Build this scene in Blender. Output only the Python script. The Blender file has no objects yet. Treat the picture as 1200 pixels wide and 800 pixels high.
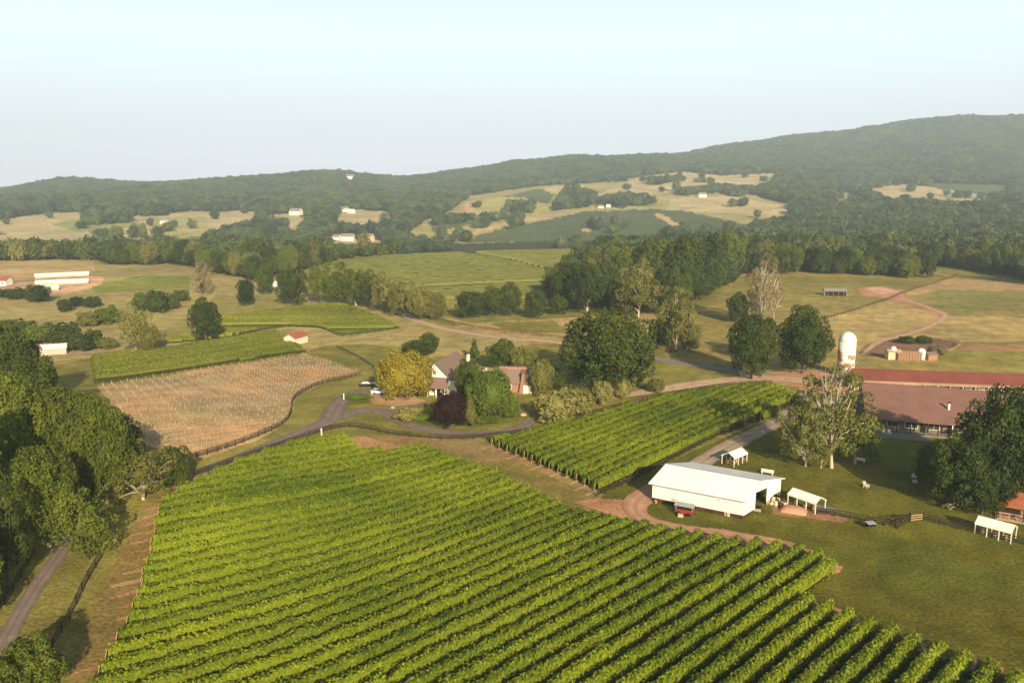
import bpy, bmesh, math, random
import numpy as np
from mathutils import Vector, Matrix
R = math.radians
rng = np.random.default_rng(7)
random.seed(7)
scene = bpy.context.scene
COL = scene.collection
# ------------------------------------------------------------------ camera model
F = 920.0; H = 55.0; PT = R(10.8); CP = math.cos(PT); SP = math.sin(PT)

def proj(x, y, z):
    x = np.asarray(x, float); y = np.asarray(y, float); z = np.asarray(z, float) - H
    d = np.maximum(y*CP - z*SP, 1e-3); u = y*SP + z*CP
    return 600 + F*x/d, 400 - F*u/d

def tslope(py):
    Y = (400-np.asarray(py, float))/F
    return (-SP + Y*CP)/(CP + Y*SP)

# ------------------------------------------------------------------ terrain
KPX = [-300, 0, 100, 200, 400, 480, 600, 660, 800, 900, 1000, 1100, 1200, 1500]
KD = [500, 600, 700, 800, 950, 1100, 1300, 1500, 1800, 2200, 2600, 3000, 3500, 4000, 4600]
TAB = {
 0:   [322, 309, 299, 291, 283, 273, 258, 250, 240, 233, 229, 229, 230, 230, 230],
 100: [322, 310, 300, 293, 286, 274, 258, 250, 239, 226, 213, 221, 225, 226, 226],
 200: [322, 311, 301, 294, 287, 275, 259, 249, 237, 226, 219, 222, 225, 226, 226],
 400: [326, 312, 303, 307, 301, 285, 260, 248, 234, 218, 203, 211, 218, 221, 223],
 480: [328, 311, 299, 303, 300, 285, 262, 248, 235, 223, 214, 214, 216, 219, 222],
 600: [330, 309, 294, 299, 297, 285, 264, 248, 232, 217, 203, 191, 198, 205, 215],
 660: [327, 307, 293, 297, 294, 281, 262, 246, 226, 212, 197, 183, 192, 200, 212],
 800: [322, 304, 295, 292, 286, 274, 258, 241, 219, 206, 197, 189, 182, 190, 205],
 900: [323, 305, 297, 292, 284, 272, 255, 241, 224, 209, 197, 183, 165, 172, 195],
 1000:[325, 306, 299, 292, 282, 270, 252, 241, 228, 213, 196, 176, 149, 160, 190],
 1100:[326, 309, 300, 292, 281, 268, 251, 240, 228, 210, 190, 166, 138, 150, 186],
 1200:[328, 312, 301, 292, 280, 266, 250, 240, 229, 208, 186, 161, 134, 148, 185]}
TAB[-300] = TAB[0]; TAB[1500] = TAB[1200]
NA, ND = 260, 420
A0, A1 = -1.15, 1.15
L0, L1 = math.log(500.0), math.log(9500.0)
gpx = np.linspace(A0, A1, NA)*0.98*F + 600
gd = np.exp(np.linspace(L0, L1, ND))
kz = np.zeros((len(KPX), len(KD)))
for i, k in enumerate(KPX):
    kz[i] = H + np.array(KD)*tslope(TAB[k])
tmp = np.array([np.interp(gd, KD+[9500], list(r)+[-20.0]) for r in kz])
gz = np.array([np.interp(gpx, KPX, tmp[:, j]) for j in range(ND)]).T
flat0 = gz[:, :1]*0
def blur(a, n, axis):
    k = np.hanning(n+2)[1:-1]; k /= k.sum()
    pad = [(0, 0), (0, 0)]; pad[axis] = (n//2, n//2)
    ap = np.pad(a, pad, mode='edge')
    return np.apply_along_axis(lambda m: np.convolve(m, k, 'valid'), axis, ap)
gz = blur(blur(gz, 11, 1), 7, 0)

def vnoise(x, y, s, seed=0):
    """smooth value noise in -1..1"""
    x = np.asarray(x, float)/s; y = np.asarray(y, float)/s
    xi = np.floor(x).astype(np.int64); yi = np.floor(y).astype(np.int64)
    fx = x-xi; fy = y-yi; fx = fx*fx*(3-2*fx); fy = fy*fy*(3-2*fy)
    def h(a, b):
        n = (a*374761393 + b*668265263 + seed*1274126177) & 0xffffffff
        n = ((n ^ (n >> 13))*1274126177) & 0xffffffff
        return ((n ^ (n >> 16)) & 0xffff)/32767.5 - 1
    return (h(xi, yi)*(1-fx)+h(xi+1, yi)*fx)*(1-fy) + (h(xi, yi+1)*(1-fx)+h(xi+1, yi+1)*fx)*fy

def zt(x, y):
    x = np.asarray(x, float); y = np.asarray(y, float)
    D = np.maximum(y, 1.0)
    z = 0.35*vnoise(x, y, 55, 1)
    # rise towards the left edge of the front vineyard
    k = (-(x+26))/7.0
    rise = np.where(k > 20, k, np.log1p(np.exp(np.minimum(k, 20))))*7.0*0.19
    rise = 7.5*np.tanh(rise/7.5)
    fade = 1/(1+np.exp((y-205)/16.0))
    z = z + rise*fade
    # gentle swell of the pasture
    z = z + 1.5*np.exp(-((x-190)/90)**2-((y-400)/90)**2)
    a = np.clip((np.clip(x/D, A0, A1)-A0)/(A1-A0)*(NA-1), 0, NA-1.001)
    l = np.clip((np.log(np.maximum(D, 500.0))-L0)/(L1-L0)*(ND-1), 0, ND-1.001)
    ai = a.astype(int); li = l.astype(int); fa = a-ai; fl = l-li
    zf = (gz[ai, li]*(1-fa)+gz[ai+1, li]*fa)*(1-fl) + (gz[ai, li+1]*(1-fa)+gz[ai+1, li+1]*fa)*fl
    zf = zf + np.clip((D-900)/1500, 0, 1)*(11*vnoise(x, y, 300, 3)+5*vnoise(x, y, 120, 4))
    w = np.clip((D-360)/(560-360), 0, 1); w = w*w*(3-2*w)
    return z*(1-w) + zf*w

_DS = np.concatenate([np.arange(45, 520, 0.8), 520*np.exp(np.arange(0, 2.35, 0.0022))])
def at(px, py, h=0.0):
    """first point of the terrain (raised by h) under a picture position"""
    X = (px-600)/F; Y = (400-py)/F
    dy = CP+Y*SP; dz = -SP+Y*CP; dx = X
    s = _DS/dy; x = dx*s; z = H+dz*s
    g = zt(x, _DS)+h
    b = z < g
    if not b.any():
        i = len(_DS)-1; return Vector((x[i], _DS[i], g[i]))
    i = int(np.argmax(b))
    if i == 0: return Vector((x[0], _DS[0], g[0]-h))
    a0 = z[i-1]-g[i-1]; a1 = z[i]-g[i]; t = a0/(a0-a1)
    xx = x[i-1]+(x[i]-x[i-1])*t; yy = _DS[i-1]+(_DS[i]-_DS[i-1])*t
    return Vector((xx, yy, float(zt(xx, yy))))
def mpp(v):
    return (v.y*CP-(v.z-H)*SP)/F
def gz1(x, y): return float(zt(x, y))
def in_poly(px, py, poly):
    px = np.asarray(px); py = np.asarray(py)
    r = np.zeros(px.shape, bool); n = len(poly)
    for i in range(n):
        x1, y1 = poly[i]; x2, y2 = poly[(i+1) % n]
        if y1 == y2: continue
        c = ((y1 > py) != (y2 > py)) & (px < (x2-x1)*(py-y1)/(y2-y1)+x1)
        r ^= c
    return r
# ------------------------------------------------------------------ materials
def nt(name):
    m = bpy.data.materials.new(name); m.use_nodes = True
    n = m.node_tree.nodes; l = m.node_tree.links
    return m, n, l, n['Principled BSDF']
def mat(name, col, rough=0.7, var=0.15, scale=3.0, metal=0.0, spec=0.3, bump=0.0, obj=True):
    m, n, l, b = nt(name)
    tc = n.new('ShaderNodeTexCoord'); nz = n.new('ShaderNodeTexNoise')
    nz.inputs['Scale'].default_value = scale; nz.inputs['Detail'].default_value = 5
    l.new(tc.outputs['Object'], nz.inputs['Vector'])
    mx = n.new('ShaderNodeMix'); mx.data_type = 'RGBA'; mx.blend_type = 'MULTIPLY'; mx.inputs[0].default_value = 1
    mr = n.new('ShaderNodeMapRange'); mr.inputs[1].default_value = 0.3; mr.inputs[2].default_value = 0.7
    mr.inputs[3].default_value = 1-var; mr.inputs[4].default_value = 1+var
    l.new(nz.outputs[0], mr.inputs[0]); mx.inputs[6].default_value = (*col, 1); l.new(mr.outputs[0], mx.inputs[7])
    l.new(mx.outputs[2], b.inputs['Base Color'])
    b.inputs['Roughness'].default_value = rough; b.inputs['Metallic'].default_value = metal
    b.inputs['Specular IOR Level'].default_value = spec
    if bump:
        bp = n.new('ShaderNodeBump'); bp.inputs['Strength'].default_value = bump
        l.new(nz.outputs[0], bp.inputs['Height']); l.new(bp.outputs[0], b.inputs['Normal'])
    return m
def leafmat(name, dark, light, trans=0.15, wscale=0.05, inst=.35):
    m, n, l, b = nt(name)
    at_ = n.new('ShaderNodeAttribute'); at_.attribute_name = 'tint'
    oi = n.new('ShaderNodeObjectInfo'); ge = n.new('ShaderNodeNewGeometry')
    nz = n.new('ShaderNodeTexNoise'); nz.inputs['Scale'].default_value = wscale; nz.inputs['Detail'].default_value = 4
    l.new(ge.outputs['Position'], nz.inputs['Vector'])
    a1 = n.new('ShaderNodeMath'); a1.operation = 'MULTIPLY'; a1.inputs[1].default_value = 0.5; l.new(at_.outputs['Fac'], a1.inputs[0])
    a2 = n.new('ShaderNodeMath'); a2.operation = 'MULTIPLY_ADD'; a2.inputs[1].default_value = inst; l.new(oi.outputs['Random'], a2.inputs[0]); l.new(a1.outputs[0], a2.inputs[2])
    a3 = n.new('ShaderNodeMath'); a3.operation = 'MULTIPLY_ADD'; a3.inputs[1].default_value = 1.6; l.new(nz.outputs[0], a3.inputs[0]); l.new(a2.outputs[0], a3.inputs[2])
    a4 = n.new('ShaderNodeMath'); a4.operation = 'SUBTRACT'; a4.inputs[1].default_value = 0.7+(inst-.35)*.5; a4.use_clamp = True; l.new(a3.outputs[0], a4.inputs[0])
    mx = n.new('ShaderNodeMix'); mx.data_type = 'RGBA'; l.new(a4.outputs[0], mx.inputs[0])
    mx.inputs[6].default_value = (*dark, 1); mx.inputs[7].default_value = (*light, 1)
    l.new(mx.outputs[2], b.inputs['Base Color']); b.inputs['Roughness'].default_value = 0.6
    b.inputs['Specular IOR Level'].default_value = 0.15
    tr = n.new('ShaderNodeBsdfTranslucent'); l.new(mx.outputs[2], tr.inputs['Color'])
    ms = n.new('ShaderNodeMixShader'); ms.inputs[0].default_value = trans
    l.new(b.outputs[0], ms.inputs[1]); l.new(tr.outputs[0], ms.inputs[2])
    l.new(ms.outputs[0], n['Material Output'].inputs['Surface'])
    return m
M = {}
M['leaf_dark'] = leafmat('leaf_dark', (.013, .027, .006), (.085, .115, .016))
M['leaf_mid'] = leafmat('leaf_mid', (.026, .046, .007), (.150, .185, .021))
M['leaf_bright'] = leafmat('leaf_bright', (.055, .090, .010), (.150, .200, .022))
M['leaf_olive'] = leafmat('leaf_olive', (.075, .082, .020), (.215, .215, .052))
M['leaf_yellow'] = leafmat('leaf_yellow', (.150, .130, .015), (.310, .255, .030))
M['leaf_burgundy'] = leafmat('leaf_burgundy', (.014, .006, .006), (.050, .016, .014))
M['leaf_pale'] = leafmat('leaf_pale', (.170, .165, .045), (.310, .290, .090))
M['leaf_dry'] = leafmat('leaf_dry', (.130, .110, .055), (.260, .215, .120))
M['leaf_far'] = leafmat('leaf_far', (.018, .038, .017), (.115, .150, .055), wscale=0.012, inst=.9)
M['vine'] = leafmat('vine_leaf', (.055, .095, .006), (.235, .285, .014), trans=0.2, wscale=0.035)
M['vine_pale'] = leafmat('vine_leaf_pale', (.095, .120, .014), (.260, .275, .035), trans=0.2, wscale=0.02)
M['vine_hill'] = leafmat('vine_leaf_hill', (.135, .150, .035), (.215, .225, .055), trans=0.2, wscale=0.01)
M['bark'] = mat('bark', (.10, .075, .05), .9, .4, 6, bump=.4)
M['bark_pale'] = mat('bark_pale', (.50, .44, .34), .8, .4, 1.2)
M['white_metal'] = mat('white_metal', (.78, .78, .76), .35, .05, .6, spec=.5)
M['white_paint'] = mat('white_paint', (.80, .77, .66), .6, .07, .7)
M['white_canvas'] = mat('white_canvas', (.82, .80, .74), .6, .05, 1.5)
M['grey_metal'] = mat('grey_metal', (.42, .45, .48), .4, .12, 1.2, metal=.3)
M['dark_wood'] = mat('dark_wood', (.035, .025, .018), .9, .4, 4)
M['wood'] = mat('wood', (.30, .20, .11), .8, .35, 5)
M['pale_wood'] = mat('pale_wood', (.50, .42, .28), .8, .25, 4)
M['red_paint'] = mat('red_paint', (.28, .035, .03), .55, .2, 3)
M['red_skirt'] = mat('red_skirt', (.07, .028, .020), .8, .4, 2)
M['dark'] = mat('dark_opening', (.012, .011, .010), .9, .2, 2)
M['glass'] = mat('window_glass', (.035, .045, .055), .12, .2, 1, spec=.8)
M['roof_brown'] = mat('roof_brown', (.190, .132, .110), .8, .15, 2.5)
M['roof_grey'] = mat('roof_grey', (.22, .21, .20), .8, .15, 2)
M['roof_red_old'] = mat('roof_red_old', (.33, .10, .07), .6, .18, .35)

M['roof_rust'] = mat('roof_rust', (.30, .10, .05), .6, .2, 1.2)
M['brick'] = mat('brick', (.30, .165, .11), .85, .2, 4)
M['stone_wall'] = mat('stone_wall', (.42, .38, .32), .9, .2, 3)
M['shaded_porch_wall'] = mat('shaded_porch_wall', (.16, .13, .105), .9, .2, 1)  # stone colour darkened to carry the shade under the porch
M['cream'] = mat('cream_wall', (.62, .56, .42), .8, .08, 1)
M['tan_wall'] = mat('tan_wall', (.62, .50, .34), .8, .08, 1)
M['car_white'] = mat('car_white', (.80, .80, .80), .25, .02, 1, spec=.6)
M['car_black'] = mat('car_black', (.02, .02, .022), .25, .02, 1, spec=.6)
M['tyre'] = mat('tyre', (.02, .02, .02), .9, .1, 3)
M['asphalt'] = mat('asphalt', (.150, .118, .105), .9, .22, .25)
M['asphalt_grey'] = mat('asphalt_grey', (.20, .19, .18), .9, .22, .25)
M['gravel'] = mat('gravel', (.36, .27, .19), .95, .22, .35)
M['clay'] = mat('clay', (.42, .235, .145), .95, .20, .22)
M['clay_pale'] = mat('clay_pale', (.50, .34, .22), .95, .20, .22)
M['terracotta'] = mat('terracotta', (.46, .20, .11), .8, .15, 2)
M['barrel_wood'] = mat('barrel_wood', (.42, .30, .18), .7, .25, 5)
M['stake'] = mat('grow_tube', (.34, .28, .19), .7, .1, 3)

# silo skin: white with rusty patches and hoops
def silo_mat():
    m, n, l, b = nt('silo_skin')
    tc = n.new('ShaderNodeTexCoord'); nz = n.new('ShaderNodeTexNoise'); nz.inputs['Scale'].default_value = .55; nz.inputs['Detail'].default_value = 6
    l.new(tc.outputs['Object'], nz.inputs['Vector'])
    sx = n.new('ShaderNodeSeparateXYZ'); l.new(tc.outputs['Object'], sx.inputs[0])
    g = n.new('ShaderNodeMapRange'); g.inputs[1].default_value = 10.2; g.inputs[2].default_value = 7.0; g.inputs[3].default_value = -.3; g.inputs[4].default_value = .10
    l.new(sx.outputs[2], g.inputs[0])
    ad = n.new('ShaderNodeMath'); l.new(nz.outputs[0], ad.inputs[0]); l.new(g.outputs[0], ad.inputs[1])
    cr = n.new('ShaderNodeValToRGB'); cr.color_ramp.elements[0].position = .62; cr.color_ramp.elements[1].position = .65
    cr.color_ramp.elements[0].color = (.78, .77, .72, 1); cr.color_ramp.elements[1].color = (.34, .17, .08, 1)
    l.new(ad.outputs[0], cr.inputs[0]); l.new(cr.outputs[0], b.inputs['Base Color']); b.inputs['Roughness'].default_value = .5
    return m
M['silo'] = silo_mat()
def road_mat(name, col, tone=1.25, var=.22):
    m, n, l, b = nt(name)
    ge = n.new('ShaderNodeNewGeometry'); a_ = n.new('ShaderNodeAttribute'); a_.attribute_name = 'wear'
    nz = n.new('ShaderNodeTexNoise'); nz.inputs['Scale'].default_value = .45; nz.inputs['Detail'].default_value = 8; nz.inputs['Roughness'].default_value = .7
    l.new(ge.outputs['Position'], nz.inputs['Vector'])
    mr = n.new('ShaderNodeMapRange'); mr.inputs[1].default_value = .32; mr.inputs[2].default_value = .68; mr.inputs[3].default_value = 1-var; mr.inputs[4].default_value = 1+var
    l.new(nz.outputs[0], mr.inputs[0])
    m2 = n.new('ShaderNodeMapRange'); m2.inputs[3].default_value = .82; m2.inputs[4].default_value = tone; l.new(a_.outputs['Fac'], m2.inputs[0])
    mu = n.new('ShaderNodeMath'); mu.operation = 'MULTIPLY'; l.new(mr.outputs[0], mu.inputs[0]); l.new(m2.outputs[0], mu.inputs[1])
    mx = n.new('ShaderNodeMix'); mx.data_type = 'RGBA'; mx.blend_type = 'MULTIPLY'; mx.inputs[0].default_value = 1
    mx.inputs[6].default_value = (*col, 1); l.new(mu.outputs[0], mx.inputs[7]); l.new(mx.outputs[2], b.inputs['Base Color'])
    b.inputs['Roughness'].default_value = .95; b.inputs['Specular IOR Level'].default_value = .1
    return m
def seam_mat(name, col, pitch, amt=.10, rough=.4, spec=.5, axis=0):
    m, n, l, b = nt(name)
    tc = n.new('ShaderNodeTexCoord'); w = n.new('ShaderNodeTexWave'); w.wave_type = 'BANDS'; w.bands_direction = 'XYZ'[axis]
    w.inputs['Scale'].default_value = .314/pitch; w.inputs['Distortion'].default_value = 0
    l.new(tc.outputs['Object'], w.inputs[0])
    nz = n.new('ShaderNodeTexNoise'); nz.inputs['Scale'].default_value = .35; nz.inputs['Detail'].default_value = 5
    l.new(tc.outputs['Object'], nz.inputs[0])
    cr = n.new('ShaderNodeMapRange'); cr.inputs[1].default_value = .9; cr.inputs[2].default_value = 1; cr.inputs[3].default_value = 1; cr.inputs[4].default_value = 1-amt*2
    l.new(w.outputs[1], cr.inputs[0])
    c2 = n.new('ShaderNodeMapRange'); c2.inputs[1].default_value = .3; c2.inputs[2].default_value = .7; c2.inputs[3].default_value = 1-amt; c2.inputs[4].default_value = 1+amt
    l.new(nz.outputs[0], c2.inputs[0])
    mu = n.new('ShaderNodeMath'); mu.operation = 'MULTIPLY'; l.new(cr.outputs[0], mu.inputs[0]); l.new(c2.outputs[0], mu.inputs[1])
    mx = n.new('ShaderNodeMix'); mx.data_type = 'RGBA'; mx.blend_type = 'MULTIPLY'; mx.inputs[0].default_value = 1
    mx.inputs[6].default_value = (*col, 1); l.new(mu.outputs[0], mx.inputs[7]); l.new(mx.outputs[2], b.inputs['Base Color'])
    b.inputs['Roughness'].default_value = rough; b.inputs['Specular IOR Level'].default_value = spec
    return m
M['roof_mauve'] = seam_mat('roof_mauve', (.215, .118, .096), .9, .10, .7, .2)
M['barn_roof'] = seam_mat('barn_roof', (.78, .80, .80), .6, .05)
M['red_roof'] = seam_mat('red_metal_roof', (.205, .065, .048), .6, .14, .55, .25)
M['barn_wall'] = seam_mat('barn_wall', (.80, .785, .70), .5, .04, .6, .3)

for _n, _c in (('asphalt', (.185, .145, .125)), ('asphalt_grey', (.20, .19, .18)), ('gravel', (.33, .26, .19)), ('clay_pale', (.44, .31, .21)), ('clay', (.40, .23, .145))): M['road_'+_n] = road_mat('road_'+_n, _c)
def ground_mat():
    m, n, l, b = nt('ground_cover')
    at_ = n.new('ShaderNodeAttribute'); at_.attribute_name = 'cover'
    ge = n.new('ShaderNodeNewGeometry')
    prev = at_.outputs['Color']
    for sc, lo, hi, det in ((.018, .80, 1.22, 5), (.16, .76, 1.26, 7), (1.9, .70, 1.32, 4)):
        nz = n.new('ShaderNodeTexNoise'); nz.inputs['Scale'].default_value = sc; nz.inputs['Detail'].default_value = det
        l.new(ge.outputs['Position'], nz.inputs['Vector'])
        mr = n.new('ShaderNodeMapRange'); mr.inputs[1].default_value = .32; mr.inputs[2].default_value = .68; mr.inputs[3].default_value = lo; mr.inputs[4].default_value = hi
        l.new(nz.outputs[0], mr.inputs[0])
        mx = n.new('ShaderNodeMix'); mx.data_type = 'RGBA'; mx.blend_type = 'MULTIPLY'; mx.inputs[0].default_value = 1
        l.new(prev, mx.inputs[6]); l.new(mr.outputs[0], mx.inputs[7]); prev = mx.outputs[2]
    # hue drift between greener and drier turf
    nz = n.new('ShaderNodeTexNoise'); nz.inputs['Scale'].default_value = .05; nz.inputs['Detail'].default_value = 6; nz.inputs['Roughness'].default_value = .65
    l.new(ge.outputs['Position'], nz.inputs['Vector'])
    mr = n.new('ShaderNodeMapRange'); mr.inputs[1].default_value = .42; mr.inputs[2].default_value = .66; l.new(nz.outputs[0], mr.inputs[0])
    mx = n.new('ShaderNodeMix'); mx.data_type = 'RGBA'; mx.blend_type = 'MULTIPLY'; mx.inputs[7].default_value = (1.18, 1.02, .92, 1)
    l.new(mr.outputs[0], mx.inputs[0]); l.new(prev, mx.inputs[6]); prev = mx.outputs[2]
    l.new(prev, b.inputs['Base Color']); b.inputs['Roughness'].default_value = .95; b.inputs['Specular IOR Level'].default_value = .05
    nz = n.new('ShaderNodeTexNoise'); nz.inputs['Scale'].default_value = 2.2; nz.inputs['Detail'].default_value = 4
    l.new(ge.outputs['Position'], nz.inputs['Vector'])
    bp = n.new('ShaderNodeBump'); bp.inputs['Strength'].default_value = .5; bp.inputs['Distance'].default_value = .25
    l.new(nz.outputs[0], bp.inputs['Height']); l.new(bp.outputs[0], b.inputs['Normal'])
    return m
M['ground'] = ground_mat()
# ------------------------------------------------------------------ mesh helpers
def np_mesh(name, V, Fq, attr=None, smooth=False):
    V = np.asarray(V, np.float32); Fq = np.asarray(Fq, np.int32)
    me = bpy.data.meshes.new(name); k = Fq.shape[1]
    me.vertices.add(len(V)); me.vertices.foreach_set('co', V.ravel())
    me.loops.add(Fq.size); me.loops.foreach_set('vertex_index', Fq.ravel())
    me.polygons.add(len(Fq)); me.polygons.foreach_set('loop_start', np.arange(0, Fq.size, k, dtype=np.int32))
    me.update(calc_edges=True)
    if attr:
        for an, (tp, dat) in attr.items():
            a = me.attributes.new(an, tp, 'POINT')
            a.data.foreach_set('color' if tp == 'FLOAT_COLOR' else 'value', np.asarray(dat, np.float32).ravel())
    if smooth: me.polygons.foreach_set('use_smooth', np.ones(len(Fq), bool))
    return me
def link(name, me, m=None, parent=None, loc=(0, 0, 0)):
    o = bpy.data.objects.new(name, me); COL.objects.link(o); o.location = loc
    if parent is not None: o.parent = parent
    if m is not None:
        if me.materials: 
            o.material_slots[0].link = 'OBJECT'; o.material_slots[0].material = m
        else: me.materials.append(m)
    return o
def tag(o, label=None, cat=None, group=None, kind=None):
    if label: o['label'] = label
    if cat: o['category'] = cat
    if group: o['group'] = group
    if kind: o['kind'] = kind
    return o
def thing(name, label, cat, loc=(0, 0, 0), rz=0, group=None):
    o = bpy.data.objects.new(name, None); COL.objects.link(o); o.empty_display_size = .5
    o.location = loc; o.rotation_euler = (0, 0, rz)
    return tag(o, label, cat, group)
class MB:
    def __init__(s): s.v = []; s.f = []
    def add(s, v, f):
        o = len(s.v); s.v += [tuple(q) for q in v]; s.f += [tuple(i+o for i in q) for q in f]; return s
    def box(s, x0, x1, y0, y1, z0, z1):
        return s.add([(x0,y0,z0),(x1,y0,z0),(x1,y1,z0),(x0,y1,z0),(x0,y0,z1),(x1,y0,z1),(x1,y1,z1),(x0,y1,z1)],
              [(0,3,2,1),(4,5,6,7),(0,1,5,4),(1,2,6,5),(2,3,7,6),(3,0,4,7)])
    def bar(s, a, b, w, h=None):
        a = Vector(a); b = Vector(b); h = h or w; d = (b-a).normalized()
        up = Vector((0, 0, 1)) if abs(d.z) < .9 else Vector((1, 0, 0))
        r = d.cross(up).normalized()*w/2; u = r.cross(d).normalized()*h/2
        v = [a-r-u, a+r-u, a+r+u, a-r+u, b-r-u, b+r-u, b+r+u, b-r+u]
        return s.add(v, [(0,1,2,3),(7,6,5,4),(0,4,5,1),(1,5,6,2),(2,6,7,3),(3,7,4,0)])
    def slab(s, q, t):
        """thick sheet: quad q of top points, thickness t downwards"""
        q = [Vector(p) for p in q]; n = len(q); lo = [p-Vector((0, 0, t)) for p in q]
        f = [tuple(range(n)), tuple(range(2*n-1, n-1, -1))]+[(i, n+i, n+(i+1) % n, (i+1) % n) for i in range(n)]
        return s.add(q+lo, f)
    def prism(s, pts, d):
        """polygon pts extruded by vector d"""
        pts = [Vector(p) for p in pts]; d = Vector(d); n = len(pts)
        return s.add(pts+[p+d for p in pts], [tuple(range(n-1, -1, -1)), tuple(range(n, 2*n))]+[(i, (i+1) % n, n+(i+1) % n, n+i) for i in range(n)])
    def lathe(s, prof, c=(0, 0), n=16, axis='z'):
        o = len(s.v)
        for r, z in prof:
            for k in range(n):
                a = 2*math.pi*k/n
                if axis == 'z': s.v.append((c[0]+r*math.cos(a), c[1]+r*math.sin(a), z))
                elif axis == 'x': s.v.append((z, c[0]+r*math.cos(a), c[1]+r*math.sin(a)))
                else: s.v.append((c[0]+r*math.cos(a), z, c[1]+r*math.sin(a)))
        for j in range(len(prof)-1):
            for k in range(n):
                s.f.append((o+j*n+k, o+j*n+(k+1) % n, o+(j+1)*n+(k+1) % n, o+(j+1)*n+k))
        s.f.append(tuple(o+k for k in range(n-1, -1, -1))); s.f.append(tuple(o+(len(prof)-1)*n+k for k in range(n)))
        return s
    def tube(s, pts, rad, n=7):
        o = len(s.v); pts = [Vector(p) for p in pts]
        for i, p in enumerate(pts):
            d = (pts[min(i+1, len(pts)-1)]-pts[max(i-1, 0)]).normalized()
            up = Vector((0, 0, 1)) if abs(d.z) < .95 else Vector((1, 0, 0))
            r = d.cross(up).normalized(); u = r.cross(d)
            rr = rad[i] if hasattr(rad, '__len__') else rad
            for k in range(n):
                a = 2*math.pi*k/n; s.v.append(tuple(p+r*math.cos(a)*rr+u*math.sin(a)*rr))
        for i in range(len(pts)-1):
            for k in range(n): s.f.append((o+i*n+k, o+i*n+(k+1) % n, o+(i+1)*n+(k+1) % n, o+(i+1)*n+k))
        s.f.append(tuple(o+k for k in range(n-1, -1, -1))); s.f.append(tuple(o+(len(pts)-1)*n+k for k in range(n)))
        return s
    def mesh(s, name, smooth=False):
        me = bpy.data.meshes.new(name); me.from_pydata(s.v, [], s.f); me.update()
        bm = bmesh.new(); bm.from_mesh(me); bmesh.ops.recalc_face_normals(bm, faces=bm.faces); bm.to_mesh(me); bm.free()
        if smooth: me.polygons.foreach_set('use_smooth', np.ones(len(me.polygons), bool))
        return me
    def build(s, name, m, parent=None, loc=(0, 0, 0), smooth=False):
        return link(name, s.mesh(name, smooth), m, parent, loc)
def copy_tree(o, parent=None):
    c = o.copy(); COL.objects.link(c); c.parent = parent
    for ch in list(o.children): copy_tree(ch, c)
    return c
# ------------------------------------------------------------------ world and light
SUN_EL, SUN_AZ = R(22), R(163)
w = bpy.data.worlds.new('World'); scene.world = w; w.use_nodes = True
wn = w.node_tree.nodes; wl = w.node_tree.links
sky = wn.new('ShaderNodeTexSky'); sky.sky_type = 'NISHITA'; sky.sun_disc = False
sky.sun_elevation = SUN_EL; sky.sun_rotation = SUN_AZ; sky.altitude = 100
sky.air_density = 1.0; sky.dust_density = 3.5; sky.ozone_density = 1.0
mixs = wn.new('ShaderNodeMix'); mixs.data_type = 'RGBA'; mixs.inputs[0].default_value = .75
tcw = wn.new('ShaderNodeTexCoord'); sxw = wn.new('ShaderNodeSeparateXYZ'); wl.new(tcw.outputs['Generated'], sxw.inputs[0])
mrw = wn.new('ShaderNodeMapRange'); mrw.interpolation_type = 'SMOOTHSTEP'; mrw.inputs[1].default_value = .17; mrw.inputs[2].default_value = .42; mrw.inputs[3].default_value = .9; mrw.inputs[4].default_value = 0
crw = wn.new('ShaderNodeMix'); crw.data_type = 'RGBA'; crw.inputs[6].default_value = (13.0, 13.1, 14.9, 1); crw.inputs[7].default_value = (11.9, 14.7, 15.6, 1)
mr2 = wn.new('ShaderNodeMapRange'); mr2.inputs[1].default_value = .02; mr2.inputs[2].default_value = .20; wl.new(sxw.outputs[2], mr2.inputs[0]); wl.new(mr2.outputs[0], crw.inputs[0]); wl.new(crw.outputs[2], mixs.inputs[7])
wl.new(sxw.outputs[2], mrw.inputs[0]); wl.new(mrw.outputs[0], mixs.inputs[0])
wl.new(sky.outputs[0], mixs.inputs[6])
wl.new(mixs.outputs[2], wn['Background'].inputs[0]); wn['Background'].inputs[1].default_value = 0.052
sl = bpy.data.lights.new('sun', 'SUN'); sl.energy = 5.0; sl.angle = R(.6); sl.color = (1, .80, .52)
so = bpy.data.objects.new('sun', sl); COL.objects.link(so)
tosun = Vector((math.sin(SUN_AZ)*math.cos(SUN_EL), math.cos(SUN_AZ)*math.cos(SUN_EL), math.sin(SUN_EL)))
so.rotation_euler = (-tosun).to_track_quat('-Z', 'Y').to_euler(); so.location = (0, -50, 200)
cd = bpy.data.cameras.new('camera'); cam = bpy.data.objects.new('camera', cd); COL.objects.link(cam)
cam.location = (0, 0, H); cam.rotation_euler = (R(90)-PT, 0, 0); cd.sensor_width = 36; cd.lens = 36*F/1200
cd.clip_start = 1; cd.clip_end = 30000; scene.camera = cam
vs = scene.view_settings; vs.view_transform = 'Standard'; vs.look = 'None'; vs.exposure = 0.84; vs.gamma = 1; vs.use_curve_mapping = False
scene.cycles.use_denoising = True
scene.cycles.max_bounces = 5; scene.cycles.diffuse_bounces = 2; scene.cycles.transmission_bounces = 2; scene.cycles.volume_bounces = 0
scene.cycles.use_adaptive_sampling = True
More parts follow.
